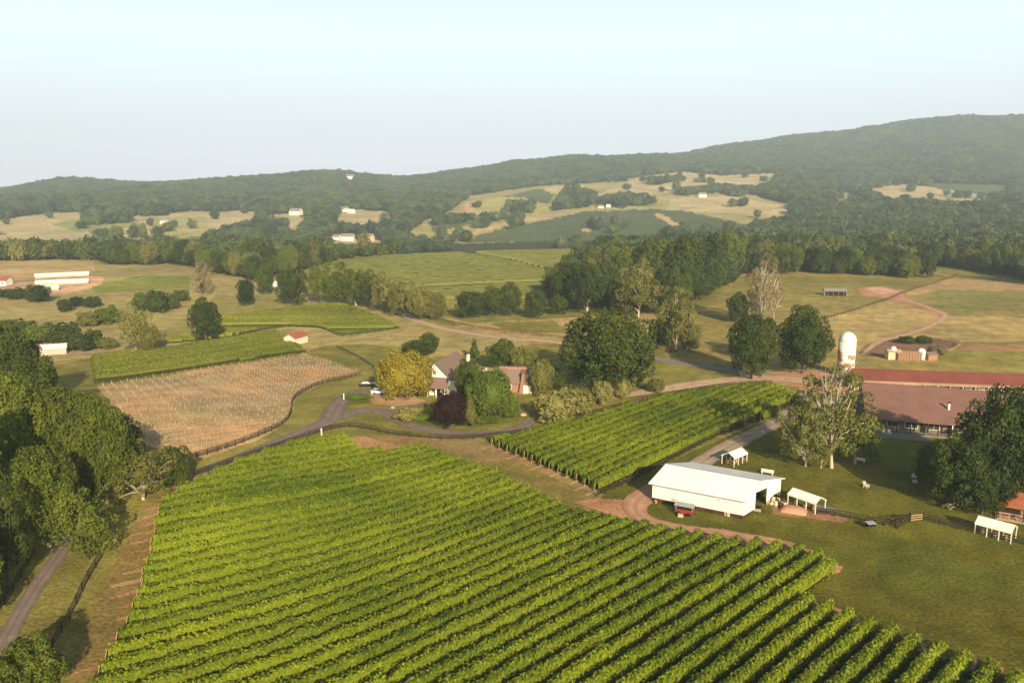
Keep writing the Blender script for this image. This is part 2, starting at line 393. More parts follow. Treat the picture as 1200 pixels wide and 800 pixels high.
# ------------------------------------------------------------------ field outlines (picture positions of corners on the ground)
V1P = [(95,830),(113,800),(150,737),(166,690),(178,640),(190,592),(215,577),(262,553),(345,524),(405,517),(422,533),(440,535),(490,526),(540,545),(582,560),(640,590),(676,606),(720,614),(780,625),(822,634),(905,646),(955,652),(976,664),(968,680),(938,698),(950,709),(980,722),(1030,740),(1092,764),(1120,772),(1158,786),(1190,800),(1240,830)]
V2P = [(574,521),(640,548),(704,578),(760,552),(836,512),(900,490),(935,470),(905,454),(850,457),(780,468),(700,488),(645,504)]
SAP = [(106,419),(182,412),(256,401),(324,390),(359,412),(236,430),(111,449)]
SBP = [(186,404),(225,392),(262,374),(337,362),(400,357),(437,370),(469,384),(400,394),(375,384),(336,382),(263,396)]
NEWP = [(112,451),(236,432),(360,414),(392,424),(424,437),(385,446),(350,462),(338,480),(335,496),(300,516),(240,536),(212,537),(170,520),(135,480)]
G_HILL = [(345,322),(400,303),(480,297),(560,294),(640,290),(725,291),(705,300),(680,310),(660,340),(640,350),(520,352),(440,340),(380,335)]
# world-space fields
def wpoly(P): return [(q.x, q.y) for q in (at(*p) for p in P)]
V1W, V2W, SAW, SBW, NEWW = (wpoly(P) for P in (V1P, V2P, SAP, SBP, NEWP))

def rows_in(poly, ang, spacing, step=.5, minlen=4):
    ux, uy = math.sin(ang), math.cos(ang); vx, vy = uy, -ux
    P = np.array(poly); c = P @ np.array([vx, vy]); s = P @ np.array([ux, uy])
    out = []
    for off in np.arange(c.min()+spacing*.3, c.max(), spacing):
        ss = np.arange(s.min()-1, s.max()+1, step)
        x = ux*ss+vx*off; y = uy*ss+vy*off
        ins = in_poly(x, y, poly)
        if not ins.any(): continue
        # runs
        d = np.diff(np.concatenate([[0], ins.astype(int), [0]])); st = np.where(d == 1)[0]; en = np.where(d == -1)[0]
        k = int(np.argmax(en-st))
        if (en[k]-st[k])*step < minlen: continue
        out.append((x[st[k]:en[k]], y[st[k]:en[k]]))
    return out
ANG1, ANG2 = R(46.3), R(42.6)
ROWS1 = rows_in(V1W, ANG1, 2.7)
ROWS2 = rows_in(V2W, ANG2, 2.7)
# ------------------------------------------------------------------ ground sheets
LAWN = (.112, .118, .020); TURF = (.205, .198, .050); DRY = (.350, .290, .120); TAN = (.440, .385, .215)
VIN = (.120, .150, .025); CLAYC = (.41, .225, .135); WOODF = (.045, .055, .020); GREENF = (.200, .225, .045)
CLAYP = (.54, .36, .24); DRKV = (.060, .085, .035)
PAINT = [  # (colour, polygon, edge roughness px)
 ((.33, .285, .115), [(-200,400),(-200,300),(0,303),(110,302),(300,318),(345,325),(380,350),(480,372),(520,380),(700,400),(640,402),(500,420),(440,445),(380,415),(340,395),(180,415),(110,418),(60,430),(-200,470)], 1.5),
 ((.44, .34, .16), [(-200,300),(0,303),(110,302),(112,318),(60,322),(0,332),(-200,335)], 1.5),
 (GREENF, [(105,335),(170,322),(225,325),(222,340),(160,342),(110,343)], 1.5),
 (CLAYP, [(-60,333),(0,331),(40,331),(105,322),(122,325),(118,334),(75,345),(0,340)], 1.2),
 ((.25, .235, .075), [(180,395),(255,345),(330,345),(345,357),(265,372),(186,400)], 2),
 (TURF, [(340,398),(420,400),(470,388),(500,395),(440,450),(425,436),(365,414)], 2),
 (DRY, [(340,398),(365,392),(440,392),(480,386),(520,396),(470,405),(380,404),(362,412)], 1.5),
 ((.185, .205, .045), G_HILL, .6),
 ((.23, .24, .06), [(345,335),(520,345),(640,335),(640,352),(520,355),(380,345)], 1),
 ((.40, .31, .14), [(520,372),(560,378),(700,370),(800,365),(860,380),(860,398),(800,410),(700,400),(560,392)], 1.5),
 (TURF, [(570,378),(650,376),(672,392),(600,388)], 2),
 # pasture right
 ((.26, .225, .075), [(780,400),(845,345),(860,315),(1000,322),(1100,326),(1200,330),(1400,334),(1400,470),(900,440),(780,420)], 1.5),
 ((.23, .215, .06), [(870,322),(1000,325),(1105,328),(1060,345),(990,350),(900,356),(850,350)], 2.5),
 ((.38, .305, .125), [(950,378),(1045,350),(1110,370),(1200,372),(1400,375),(1400,405),(1200,402),(1090,400),(1000,412),(940,405),(900,395)], 2.5),
 ((.22, .22, .07), [(1090,338),(1180,340),(1230,350),(1120,368),(1090,358)], 3),
 ((.40, .28, .14), [(1060,340),(1110,326),(1200,332),(1400,336),(1400,342),(1200,341),(1100,340),(1065,348)], 1.5),
 (CLAYC, [(1005,338),(1030,335),(1058,340),(1062,348),(1110,368),(1104,372),(1050,353),(1010,345)], 1.5),
 (CLAYP, [(1012,338),(1030,336),(1055,342),(1030,344)], 1.2),
 ((.40, .25, .13), [(1108,366),(1115,370),(1080,388),(1040,400),(1014,410),(1008,408),(1035,394),(1075,384)], 1),
 ((.20, .13, .09), [(1012,410),(1040,398),(1090,396),(1130,402),(1110,416),(1050,420),(1010,418)], 1.5),
 (TURF, [(1100,410),(1140,400),(1400,402),(1400,440),(1100,425)], 2),
 ((.30, .19, .10), [(1120,402),(1200,404),(1400,408),(1400,412),(1200,412),(1130,410)], 2.5),
 (CLAYC, [(898,437),(950,434),(990,430),(1010,440),(1000,462),(960,463),(945,455),(900,447)], 1.2),
 # by the house
 (TURF, [(420,440),(470,430),(620,440),(640,490),(610,500),(500,502),(400,470)], 2),
 ((.40, .29, .17), [(430,462),(470,458),(500,470),(470,476),(435,474)], 1.5),
 ((.13, .17, .030), [(478,487),(500,480),(560,480),(610,484),(608,493),(580,499),(520,501),(492,497)], .8),
 ((.13, .17, .030), [(398,466),(415,459),(433,462),(432,472),(412,476),(400,473)], .8),
 # aisle between the vineyards
 ((.27, .20, .085), [(405,512),(480,510),(575,517),(640,548),(705,578),(690,600),(640,588),(580,556),(490,520),(425,530)], 1.5),
 ((.19, .165, .050), [(560,540),(600,540),(700,580),(680,598),(640,590),(590,565)], 3),
 ((.44, .33, .18), [(225,575),(345,528),(405,510),(425,520),(440,532),(420,533),(404,516),(345,524),(240,572)], 1.2),
 ((.39, .25, .135), [(412,512),(430,512),(470,522),(485,524),(440,534),(424,530)], 1.5),
 # turf strips by the left drive and along the vineyard
 ((.205, .195, .055), [(-40,830),(-40,700),(40,640),(75,632),(125,640),(112,700),(70,830)], 1.5),
 ((.225, .175, .062), [(75,830),(90,760),(118,690),(150,625),(175,585),(205,575),(180,640),(168,690),(150,737),(113,800),(98,830)], 1.5),
 ((.30, .20, .105), [(230,560),(215,572),(195,590),(205,560)], 1),
 # lawn right
 (LAWN, [(705,578),(760,550),(905,490),(1010,490),(1300,500),(1400,900),(1150,840),(1060,775),(930,705),(900,640),(770,628),(700,605)], 2),
 ((.085, .100, .016), [(1030,655),(1055,650),(1078,648),(1080,660),(1065,672),(1030,676)], 3),
 (CLAYC, [(672,588),(700,583),(735,586),(762,572),(800,560),(770,576),(764,590),(748,592),(746,604),(775,613),(850,620),(905,630),(934,637),(925,642),(880,637),(830,633),(780,626),(735,611),(700,598)], 1.0),
 ((.36, .22, .13), [(880,628),(910,632),(934,637),(925,643),(888,640)], 2),
 ((.40, .24, .15), [(735,470),(790,460),(850,445),(852,452),(780,464),(735,478)], 1.2),
 ((.24, .15, .09), [(905,592),(960,596),(1000,606),(985,612),(940,606),(905,602)], 2),
]
NEWC = (.40, .285, .160)
DIST = [
 (TAN, [(-200,256),(0,258),(50,250),(95,248),(100,254),(170,252),(240,246),(300,243),(304,256),(262,268),(245,274),(240,284),(150,282),(60,285),(0,285),(-200,285)]),
 ((.36, .34, .15), [(175,256),(240,250),(245,268),(235,282),(180,278)]),
 (TAN, [(308,252),(345,250),(362,258),(345,272),(318,262)]),
 (TAN, [(388,260),(400,245),(462,248),(455,259),(420,264)]),
 ((.33, .31, .13), [(470,278),(500,258),(530,246),(545,230),(600,222),(640,217),(690,215),(760,206),(800,201),(850,206),(912,205),(905,213),(880,220),(880,228),(930,240),(932,251),(870,264),(800,274),(700,280),(540,286)]),
 (TAN, [(636,219),(686,217),(690,229),(665,229),(645,225)]),
 ((.10, .13, .055), [(587,231),(632,221),(650,228),(643,239),(606,236)]),
 ((.38, .36, .13), [(560,238),(580,230),(615,232),(647,241),(620,250),(591,257),(548,255)]),
 (CLAYP, [(543,237),(558,236),(556,245),(547,252)]),
 ((.11, .14, .06), [(500,259),(561,254),(587,258),(507,271)]),
 ((.44, .36, .20), [(518,280),(560,268),(620,254),(680,247),(684,250),(625,258),(570,270),(526,283)]),
 ((.085, .110, .048), [(535,284),(587,268),(639,258),(684,248),(760,245),(800,247),(880,264),(860,276),(760,280),(640,283)]),
 ((.46, .35, .18), [(680,271),(695,256),(707,254),(690,272)]),
 ((.46, .35, .18), [(765,252),(772,250),(800,264),(794,267)]),
 (TAN, [(690,235),(717,220),(758,206),(800,201),(850,206),(850,216),(800,223),(760,230),(727,233),(695,238)]),
 (TAN, [(850,205),(915,203),(885,215),(850,217)]),
 (TAN, [(784,234),(800,231),(850,229),(932,243),(936,253),(900,253),(784,246)]),
 (TAN, [(1016,222),(1036,214),(1070,216),(1168,230),(1137,238),(1087,235),(1036,233)]),
 ((.09, .12, .055), [(1080,214),(1181,217),(1186,229),(1104,223)]),
 (TAN, [(975,225),(1002,227),(1004,241),(982,238)]),
]
DIST += [((.34, .36, .16), [(716,245),(735,237),(757,241),(752,246)]), ((.42, .36, .20), [(385,286),(398,280),(450,282),(455,288),(390,290)]), ((.27, .29, .11), [(60,262),(95,256),(170,257),(150,268),(90,272)])]
OPEN_POLYS = [p for c, p in DIST]
az = np.concatenate([np.linspace(-math.pi, -1.0, 40)[:-1], np.linspace(-1.0, -.68, 60)[:-1], np.linspace(-.68, .68, 1250), np.linspace(.68, 1.0, 60)[1:], np.linspace(1.0, math.pi, 40)[1:]])
_rr = [1.0, 15, 30, 45]
r = 58.0
while r < 1180:
    _rr.append(r); r += max(.22, r*r/(F*H)*.75*(1.0 if r < 700 else 1.1)*.92) if r < 760 else 9.0
NEAR_N = len(_rr)
while r < 4300:
    _rr.append(r); r *= 1.0085
rad = np.array(_rr)

def paint(x, y, z):
    px, py = proj(x, y, z)
    jn = vnoise(x, y, 2.3, 11); jn2 = vnoise(x, y, 2.3, 12); jm = vnoise(x, y, 9, 13); jm2 = vnoise(x, y, 9, 14)
    n = len(x); c = np.empty((n, 3)); c[:] = TURF
    far = y > 900
    c[far] = WOODF
    c[(py < 312) & (y > 520)] = WOODF
    vis = (y > 20)
    def fill(col, poly, e, mask=None):
        P = np.array(poly); b = (px > P[:, 0].min()-8) & (px < P[:, 0].max()+8) & (py > P[:, 1].min()-8) & (py < P[:, 1].max()+8) & vis
        if mask is not None: b &= mask
        i = np.where(b)[0]
        if len(i) == 0: return
        ins = in_poly(px[i]+e*(jn[i]*.6+jm[i]), py[i]+.6*e*(jn2[i]*.6+jm2[i]), poly)
        c[i[ins]] = col
    for col, poly, e in PAINT: fill(col, poly, e, ~far)
    for col, poly in DIST: fill(col, poly, 2.0, y > 700)
    # world space fields
    nearm = np.where((y > 50) & (y < 420) & (np.abs(x) < 260))[0]
    xs, ys = x[nearm], y[nearm]
    for col, poly in (((.055, .062, .016), V1W), ((.065, .070, .020), V2W), (VIN, SAW), (VIN, SBW), (NEWC, NEWW)):  # both vineyard floors coloured dark for the shade between rows
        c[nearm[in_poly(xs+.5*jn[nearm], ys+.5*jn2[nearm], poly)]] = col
    # new field: paler, redder and greener areas
    i = nearm[in_poly(xs, ys, NEWW)]
    t = np.clip(vnoise(x[i], y[i], 18, 21)*.9+vnoise(x[i], y[i], 7, 22)*.5, -1, 1)
    c[i] = c[i]*(1+.10*t[:, None]) + np.array([.02, -.02, -.02])*np.clip(t, 0, 1)[:, None] + np.array([-.045, .0, -.015])*np.clip(-t, 0, 1)[:, None]
    st_ = np.sin((x[i]*math.cos(ANG1)-y[i]*math.sin(ANG1))*2*math.pi/2.7)
    c[i] = c[i]*(1+.10*st_)[:, None] + np.array([-.035, .0, -.01])*np.clip(st_, 0, 1)[:, None]
    # bare clay where each row ends
    i = np.where((y > 60) & (y < 215) & (np.abs(x) < 90))[0]
    xi, yi = x[i]+.25*jn[i], y[i]+.25*jn2[i]
    for rows, ang, side in ((ROWS1, ANG1, 0), (ROWS1, ANG1, 1), (ROWS2, ANG2, 0)):
        u = np.array([math.sin(ang), math.cos(ang)])
        for k, (rx, ry) in enumerate(rows):
            e = 0 if side == 0 else -1; sg = -1 if side == 0 else 1
            ex, ey = rx[e], ry[e]
            rr_ = random.Random(k*7+side+int(ang*100))
            if side == 0 and rows is ROWS1 and ex > -40: ln, hw = .8+1.0*rr_.random(), .35
            elif side == 0: ln, hw = 1.0+3.2*rr_.random(), .25+.25*rr_.random()
            else: ln, hw = (1.6+1.6*rr_.random(), .7+.3*rr_.random()) if rr_.random() < .72 else (0, 0)
            if side == 1 and not (ex > 20): ln = .6; hw = .4
            if ln == 0: continue
            dx, dy = xi-ex, yi-ey
            s = (dx*u[0]+dy*u[1])*sg; t = dx*u[1]-dy*u[0]
            m_ = (s > -.6) & (s < ln) & (np.abs(t) < hw*(1-.35*np.clip(s/ln, 0, 1)))
            c[i[m_]] = np.array((.40, .22, .13) if rr_.random() < .6 else (.42, .29, .17))
    # mowing lines on the lawn strips
    i = nearm[in_poly(px[nearm], py[nearm], PAINT[35][1])] if False else nearm
    lines = np.sin((x[i]*math.cos(.45)-y[i]*math.sin(.45))*1.3+2*jm[i])
    g = c[i, 1] > c[i, 0]*.78
    c[i[g]] *= (1+.04*lines[g])[:, None]
    c[far | (y < 20)] *= 1.0
    return np.clip(c, .003, .9)

def ground_sheet(name, rs, kind_label):
    A, Rr = np.meshgrid(az, rs); x = Rr*np.sin(A); y = Rr*np.cos(A)
    x = x.ravel(); y = y.ravel(); z = zt(x, y)
    c = paint(x, y, z)
    nr, na = len(rs), len(az)
    i = np.arange(nr-1)[:, None]*na+np.arange(na-1)[None]
    f = np.stack([i, i+1, i+na+1, i+na], -1).reshape(-1, 4)[:, ::-1]
    me = np_mesh(name, np.stack([x, y, z], -1), f, {'cover': ('FLOAT_COLOR', np.concatenate([c, np.ones((len(c), 1))], 1))}, True)
    o = link(name, me, M['ground']); tag(o, kind='structure'); return o
ground_sheet('ground', rad[:NEAR_N], '')
ground_sheet('hills', rad[NEAR_N-1:], '')
# ------------------------------------------------------------------ roads
def resample(P, step):
    P = np.array(P, float); n = len(P)
    pts = []
    for i in range(n-1):
        p0, p1, p2, p3 = P[max(i-1, 0)], P[i], P[i+1], P[min(i+2, n-1)]
        k = max(2, int(np.linalg.norm(p2-p1)/step))
        for t in np.arange(k)/k:
            pts.append(.5*((2*p1)+(-p0+p2)*t+(2*p0-5*p1+4*p2-p3)*t*t+(-p0+3*p1-3*p2+p3)*t**3))
    pts.append(P[-1]); return np.array(pts)
def wpath(pp, step=1.5): return resample([(q.x, q.y) for q in (at(*p) for p in pp)], step)
def ribbon(name, pp, width, m, lift=.05, wob=.12, closed=False):
    P = wpath(pp, 1.5) if not isinstance(pp, np.ndarray) else pp
    d = np.gradient(P, axis=0); d /= np.linalg.norm(d, axis=1)[:, None]+1e-9
    nrm = np.stack([-d[:, 1], d[:, 0]], -1)
    wd = np.array([width]*len(P)) if not hasattr(width, '__len__') else np.interp(np.linspace(0, 1, len(P)), np.linspace(0, 1, len(width)), width)
    K = 7; V = []
    for k, t in enumerate(np.linspace(-.5, .5, K)):
        e = wob*vnoise(P[:, 0]+k*31, P[:, 1], 2.0, 31) if k in (0, K-1) else 0
        q = P+nrm*((wd*t)+e)[:, None] if not isinstance(e, int) else P+nrm*(wd*t)[:, None]
        V.append(np.stack([q[:, 0], q[:, 1], zt(q[:, 0], q[:, 1])+lift], -1))
    V = np.stack(V, 1).reshape(-1, 3); n = len(P)
    i = np.arange(n-1)[:, None]*K+np.arange(K-1)[None]
    f = np.stack([i, i+1, i+K+1, i+K], -1).reshape(-1, 4)
    wear = np.tile([.1, .5, 1, .25, 1, .5, .1], n)*(.8+.4*rng.random(n*K))
    me = np_mesh(name, V, f, {'wear': ('FLOAT', wear)}, smooth=True)
    o = link(name, me, M.get('road_'+m.name, m)); tag(o, kind='structure'); return o
ribbon('driveway', [(205,568),(232,555),(280,537),(330,517),(370,500),(392,490),(410,484),(435,480),(455,486),(475,496),(500,503),(545,508),(585,507),(612,500),(624,492)], [3.6, 3.6, 3.6, 3.8, 4.4, 4.2, 4.0, 4.0, 4.0, 3.6], M['asphalt'])
ribbon('driveway_spur', [(388,490),(394,478),(402,468),(418,461),(440,458),(462,462)], [5.5, 4.5, 4.0, 5.5, 6.5], M['asphalt'], .058)
ribbon('driveway_loop', [(440,482),(462,478),(485,476),(500,474)], 3.0, M['asphalt'], .062)
ribbon('driveway_verge', [(256,549),(300,533),(345,515),(375,503)], .8, M['gravel'], .054)
ribbon('left_drive', [(-40,840),(-8,778),(18,728),(42,688),(62,660),(74,642),(84,620)], 2.1, M['asphalt'])
ribbon('farm_road', [(470,366),(490,376),(520,385),(560,392),(600,397),(645,400),(680,406)], 4.6, M['clay_pale'])
ribbon('main_road', [(680,406),(730,414),(780,422),(830,430),(880,436),(905,441)], 5.2, M['asphalt_grey'])
ribbon('clay_lane', [(632,492),(660,484),(700,470),(740,462),(790,454),(850,446),(900,443),(950,447)], [2.5, 2.5, 3, 5, 7, 7, 8, 9], M['clay_pale'], .056)
ribbon('gravel_road', [(945,455),(935,475),(915,492),(885,507),(860,520),(835,534),(812,548),(790,560)], [4, 4, 4.5, 4.5, 5, 4.5, 4], M['gravel'])
ribbon('barn_track', [(790,560),(765,574),(745,590),(752,606),(790,617),(845,624),(890,631)], [3, 4.5, 5.2, 3.4, 2.6, 2.2, 1.6], M['clay'], .062)
ribbon('stone_yard', [(80,414),(100,413),(120,411)], 7, M['gravel'])
ribbon('pasture_track', [(1012,412),(1035,399),(1075,388),(1108,371),(1090,361),(1055,350),(1030,345)], 2.4, M['clay_pale'])
ribbon('field_path', [(222,338),(180,340),(135,343),(60,346),(-40,350)], 2.2, M['clay_pale'])
ribbon('stable_road', [(1080,315),(1105,322),(1140,328),(1200,333),(1260,338)], 3.5, M['gravel'])
# ------------------------------------------------------------------ foliage builders
def quads(c, n, s, asp=1.0):
    """leaf quads: centres c, normals n, half sizes s"""
    k = len(c); t = rng.normal(size=(k, 3)); t -= (t*n).sum(1)[:, None]*n; t /= np.linalg.norm(t, axis=1)[:, None]+1e-9
    b = np.cross(n, t); s = s[:, None]
    V = np.stack([c-s*t-.15*s*b, c-.1*s*t-s*b*asp, c+s*t+.15*s*b, c+.1*s*t+s*b*asp], 1).reshape(-1, 3)
    return V, np.arange(4*k).reshape(-1, 4)
def unit(v): return v/(np.linalg.norm(v, axis=1)[:, None]+1e-9)
def crown(seed, nclump, nleaf, leaf, z0=.22, shape='round', clr=(.15, .24), core=.62, gap=0.0, drop=0.0):
    """unit tree crown: height 1, half width .5"""
    global rng
    keep = rng; rng = np.random.default_rng(seed)
    zc = (1+z0)/2; hz = (1-z0)/2
    C = []; RR = []
    ga = 2.39996; off = rng.random()*6
    for k in range(nclump):
        t = (k+.5)/nclump; zz = 1-2*t*(.93); a = k*ga+off+rng.normal()*.25
        rr = math.sqrt(max(0, 1-zz*zz))
        if shape == 'cone': rad_ = .42*(1-((zz+1)/2)**1.1)+.05; p = (math.cos(a)*rad_, math.sin(a)*rad_, zc+zz*hz*.92)
        elif shape == 'dome': p = (math.cos(a)*rr**.6*.37, math.sin(a)*rr**.6*.37, zc+zz*hz*.78)
        elif shape == 'oval': p = (math.cos(a)*rr**.8*.34, math.sin(a)*rr**.8*.34, zc+zz*hz*.82)
        else: p = (math.cos(a)*rr*.36, math.sin(a)*rr*.36, zc+zz*hz*.78)
        f = .74+.46*rng.random()
        if rng.random() < gap: f *= .45
        C.append(((p[0])*f, p[1]*f, zc+(p[2]-zc)*f)); RR.append(clr[0]+(clr[1]-clr[0])*rng.random())
    C = np.array(C); RR = np.array(RR)
    w = RR**2; cnt = np.maximum(4, (nleaf*w/w.sum()).astype(int))
    idx = np.repeat(np.arange(nclump), cnt); n = len(idx)
    d = unit(rng.normal(size=(n, 3))); out = unit((C-np.array([0, 0, zc]))+1e-4)[idx]
    d = unit(d+.45*out+np.array([0, 0, .15])); 
    rr = RR[idx]*(.72+.38*rng.random(n))
    pos = C[idx]+d*rr[:, None]*np.array([1, 1, .85])
    if drop: pos[:, 2] -= drop*rng.random(n)**2
    nor = unit(d+.55*rng.normal(size=(n, 3)))
    V, Fq = quads(pos, nor, leaf*(.6+.8*rng.random(n)), .75)
    ct = rng.random(nclump)
    tint = np.repeat(.45*ct[idx]+.55*rng.random(n), 4)
    if core:
        bm = bmesh.new(); bmesh.ops.create_icosphere(bm, subdivisions=2, radius=1)
        cv = np.array([v.co[:] for v in bm.verts]); cf = np.array([[v.index for v in f.verts]+[f.verts[2].index] for f in bm.faces]); bm.free()
        near = (cv@unit(C-np.array([0, 0, zc])).T).argmax(1)
        ext = np.linalg.norm((C-np.array([0, 0, zc]))/np.array([1, 1, 1]), axis=1)[near]
        cv = cv*ext[:, None]*core/.62*1.0; cv[:, 2] = np.maximum(cv[:, 2]+zc, z0*.9)
        # triangles as tiny-degenerate-free quads: split each triangle's last edge
        tri = cf[:, :3]; mid = (cv[tri[:, 2]]+cv[tri[:, 0]])/2
        o = len(V); V = np.concatenate([V, cv, mid]); m0 = o+len(cv)+np.arange(len(tri))
        Fq = np.concatenate([Fq, np.stack([tri[:, 0]+o, tri[:, 1]+o, tri[:, 2]+o, m0], 1)])
        tint = np.concatenate([tint, np.full(len(cv)+len(mid), .1)])  # core tinted dark, shade of the crown gaps put into the colour
    rng = keep
    return V, Fq, tint, C, RR
def crown_mesh(name, *a, **k):
    V, Fq, t, C, RR = crown(*a, **k)
    me = np_mesh(name, V, Fq, {'tint': ('FLOAT', t)}); me.materials.append(M['leaf_mid'])
    return me, C
def trunk_mesh(seed, C, z0, nl=7, r0=.024, lean=.02, up=.75, bare=0):
    rn = random.Random(seed); mb = MB()
    top = Vector((rn.uniform(-lean, lean), rn.uniform(-lean, lean), z0+.18))
    mb.tube([(0, 0, -.03), (0, 0, .03), top*.6, top, (top.x*1.4, top.y*1.4, up)], [r0*1.6, r0*1.1, r0*.85, r0*.7, r0*.18], 8)
    cs = list(C); rn.shuffle(cs)
    for k in range(nl):
        c = Vector(cs[k]); s = Vector((top.x, top.y, z0*(.55+.6*rn.random())+.05+.12*rn.random()))
        m = (s+c)/2+Vector((rn.uniform(-.03, .03), rn.uniform(-.03, .03), .04))
        mb.tube([s, m, c], [r0*.5, r0*.33, r0*.12], 6)
    for k in range(bare):
        a = rn.uniform(0, 6.28); s = Vector((top.x, top.y, .45+.25*rn.random())); q = Vector((math.cos(a)*.22, math.sin(a)*.22, .85+.25*rn.random()))
        m = s.lerp(q, .5)+Vector((rn.uniform(-.04, .04), rn.uniform(-.04, .04), .03))
        mb.tube([s, m, q], [r0*.45, r0*.3, r0*.08], 6)
        for j in range(2):
            b = m+Vector((rn.uniform(-.12, .12), rn.uniform(-.12, .12), .08+.1*rn.random())); mb.tube([m, b], [r0*.22, r0*.05], 5)
    return mb.mesh('trunk', True)
PROTO = {}
def proto(kind, variants, **k):
    L = []
    tk = {q: k.pop(q) for q in ('nl', 'r0', 'lean', 'up', 'bare') if q in k}
    for v in range(variants):
        me, C = crown_mesh('crown_'+kind, 100*len(PROTO)+v+3, **k)
        tm = trunk_mesh(v, C, k.get('z0', .22), **tk); tm.materials.append(M['bark']); L.append((me, tm))
    PROTO[kind] = L
proto('big', 3, nclump=100, nleaf=17000, leaf=.0135, z0=.02, clr=(.075, .135), core=.50)
proto('round', 4, nclump=60, nleaf=8000, leaf=.018, z0=.04, clr=(.085, .155), core=.50)
proto('oval', 3, nclump=55, nleaf=6500, leaf=.020, z0=.10, shape='oval', clr=(.10, .18), core=.60)
proto('loose', 4, nclump=46, nleaf=5200, leaf=.017, z0=.04, clr=(.07, .15), core=.30, gap=.25, nl=16, r0=.020)
proto('sparse', 3, nclump=40, nleaf=4200, leaf=.014, z0=.06, clr=(.06, .13), core=0, gap=.3, nl=24, r0=.021, bare=8)
proto('willow', 2, nclump=70, nleaf=9000, leaf=.018, z0=.06, shape='dome', clr=(.09, .15), core=.62, drop=.10)
proto('cone', 2, nclump=45, nleaf=4000, leaf=.020, z0=.06, shape='cone', clr=(.07, .11), core=.55)
proto('bushy', 3, nclump=52, nleaf=5600, leaf=.015, z0=0.0, shape='dome', clr=(.06, .13), core=.34, gap=.32, nl=16, r0=.019)
proto('stemmed', 2, nclump=55, nleaf=7000, leaf=.018, z0=.16, clr=(.09, .16), core=.52)
proto('shrub', 4, nclump=26, nleaf=2600, leaf=.034, z0=0.0, shape='dome', clr=(.13, .22), core=.62, nl=4)
proto('far', 5, nclump=16, nleaf=520, leaf=.060, z0=.05, clr=(.16, .26), core=.66, nl=2)
proto('farcone', 2, nclump=14, nleaf=420, leaf=.055, z0=.04, shape='oval', clr=(.14, .22), core=.62, nl=2)
proto('deadwood', 2, nclump=30, nleaf=160, leaf=.012, z0=.2, clr=(.05, .10), core=0, nl=24, r0=.02, bare=9)
NT = {'n': 0}
def tree(x, y, h, wd, kind, leaf, label, cat='tree', group=None, name='tree', bark='bark', rot=None, lean=0, dz=0):
    NT['n'] += 1; k = NT['n']
    cm, tm = PROTO[kind][k % len(PROTO[kind])]
    t = thing(name, label, cat, (x, y, gz1(x, y)+dz), (k*2.399) % 6.28 if rot is None else rot, group)
    t.scale = (wd, wd, h)
    if lean: t.rotation_euler.y = lean
    c = link('crown', cm, M[leaf], t); c.material_slots[0].link = 'OBJECT'; c.material_slots[0].material = M[leaf]
    b = link('trunk', tm, M[bark], t); b.material_slots[0].link = 'OBJECT'; b.material_slots[0].material = M[bark]
    return t
def ptree(bx, by, ty, wpx, kind, leaf, label, **k):
    v = at(bx, by); m = mpp(v)
    h = (by-ty)*m*1.04; wd = wpx*m
    return tree(v.x, v.y, h, wd, kind, leaf, label, **k)
# ------------------------------------------------------------------ vine rows
def hedge(x, y, hw, z0, z1, dens, leaf, seed):
    g = np.random.default_rng(seed); n = len(x); zz = zt(x, y)
    d = np.stack([np.gradient(x), np.gradient(y)], -1); d /= np.linalg.norm(d, axis=1)[:, None]; nx, ny = -d[:, 1], d[:, 0]
    s = np.arange(n)*.5
    lump = 1+.20*vnoise(s, s*0+seed*3.7, 1.3, 41)+.12*vnoise(s, s*0+seed*9.1, .55, 42)
    hl = 1+.13*vnoise(s, s*0+seed*5.3, 1.7, 43)
    miss = np.clip((vnoise(s, s*0+seed*13.3, 1.6, 44)-.80)*6, 0, 1); lump = lump*(1-.55*miss); hl = hl*(1-.40*miss)
    K = 7; th = np.linspace(0, math.pi, K); 
    V = []
    for k in range(K):
        o = math.cos(th[k])*hw*.80*lump; hh = z0+(z1*.90-z0)*(math.sin(th[k])**.55)*hl
        if k in (0, K-1): hh = np.full(n, z0)
        V.append(np.stack([x+nx*o, y+ny*o, zz+hh], -1))
    V = np.stack(V, 1).reshape(-1, 3)
    i = np.arange(n-1)[:, None]*K+np.arange(K-1)[None]
    f = np.stack([i, i+1, i+K+1, i+K], -1).reshape(-1, 4)
    caps = []
    for e in (0, n-1):
        b = e*K; caps += [(b, b+1, b+5, b+6), (b+1, b+2, b+4, b+5), (b+2, b+3, b+4, b+4)]
    L = n*.5; m = int(L*dens)
    t = g.random(m)*(n-1.001); ti = t.astype(int); tf = (t-ti)[:, None]
    a = g.random(m)*math.pi*1.06-.09; lu = lump[ti]; hli = hl[ti]
    c2 = np.stack([x, y, zz], -1); base = c2[ti]*(1-tf)+c2[ti+1]*tf
    o = np.cos(a)*hw*lu*(.85+.35*g.random(m)); hh = z0+(z1-z0)*np.sign(np.sin(a))*np.abs(np.sin(a))**.55*hli*(.88+.22*g.random(m))
    pos = base+np.stack([nx[ti]*o, ny[ti]*o, hh], -1)
    nor = unit(np.stack([nx[ti]*np.cos(a), ny[ti]*np.cos(a), np.sin(a)*.9+.1], -1)+.5*g.normal(size=(m, 3)))
    QV, QF = quads(pos, nor, leaf*(.6+.8*g.random(m)), .8)
    tint = np.concatenate([np.full(len(V), .15), np.repeat(g.random(m)*.6+.4*(.5+.5*vnoise(pos[:, 0], pos[:, 1], .8, 45)), 4)])
    return np.concatenate([V, QV]), np.concatenate([f, QF+len(V)]), tint
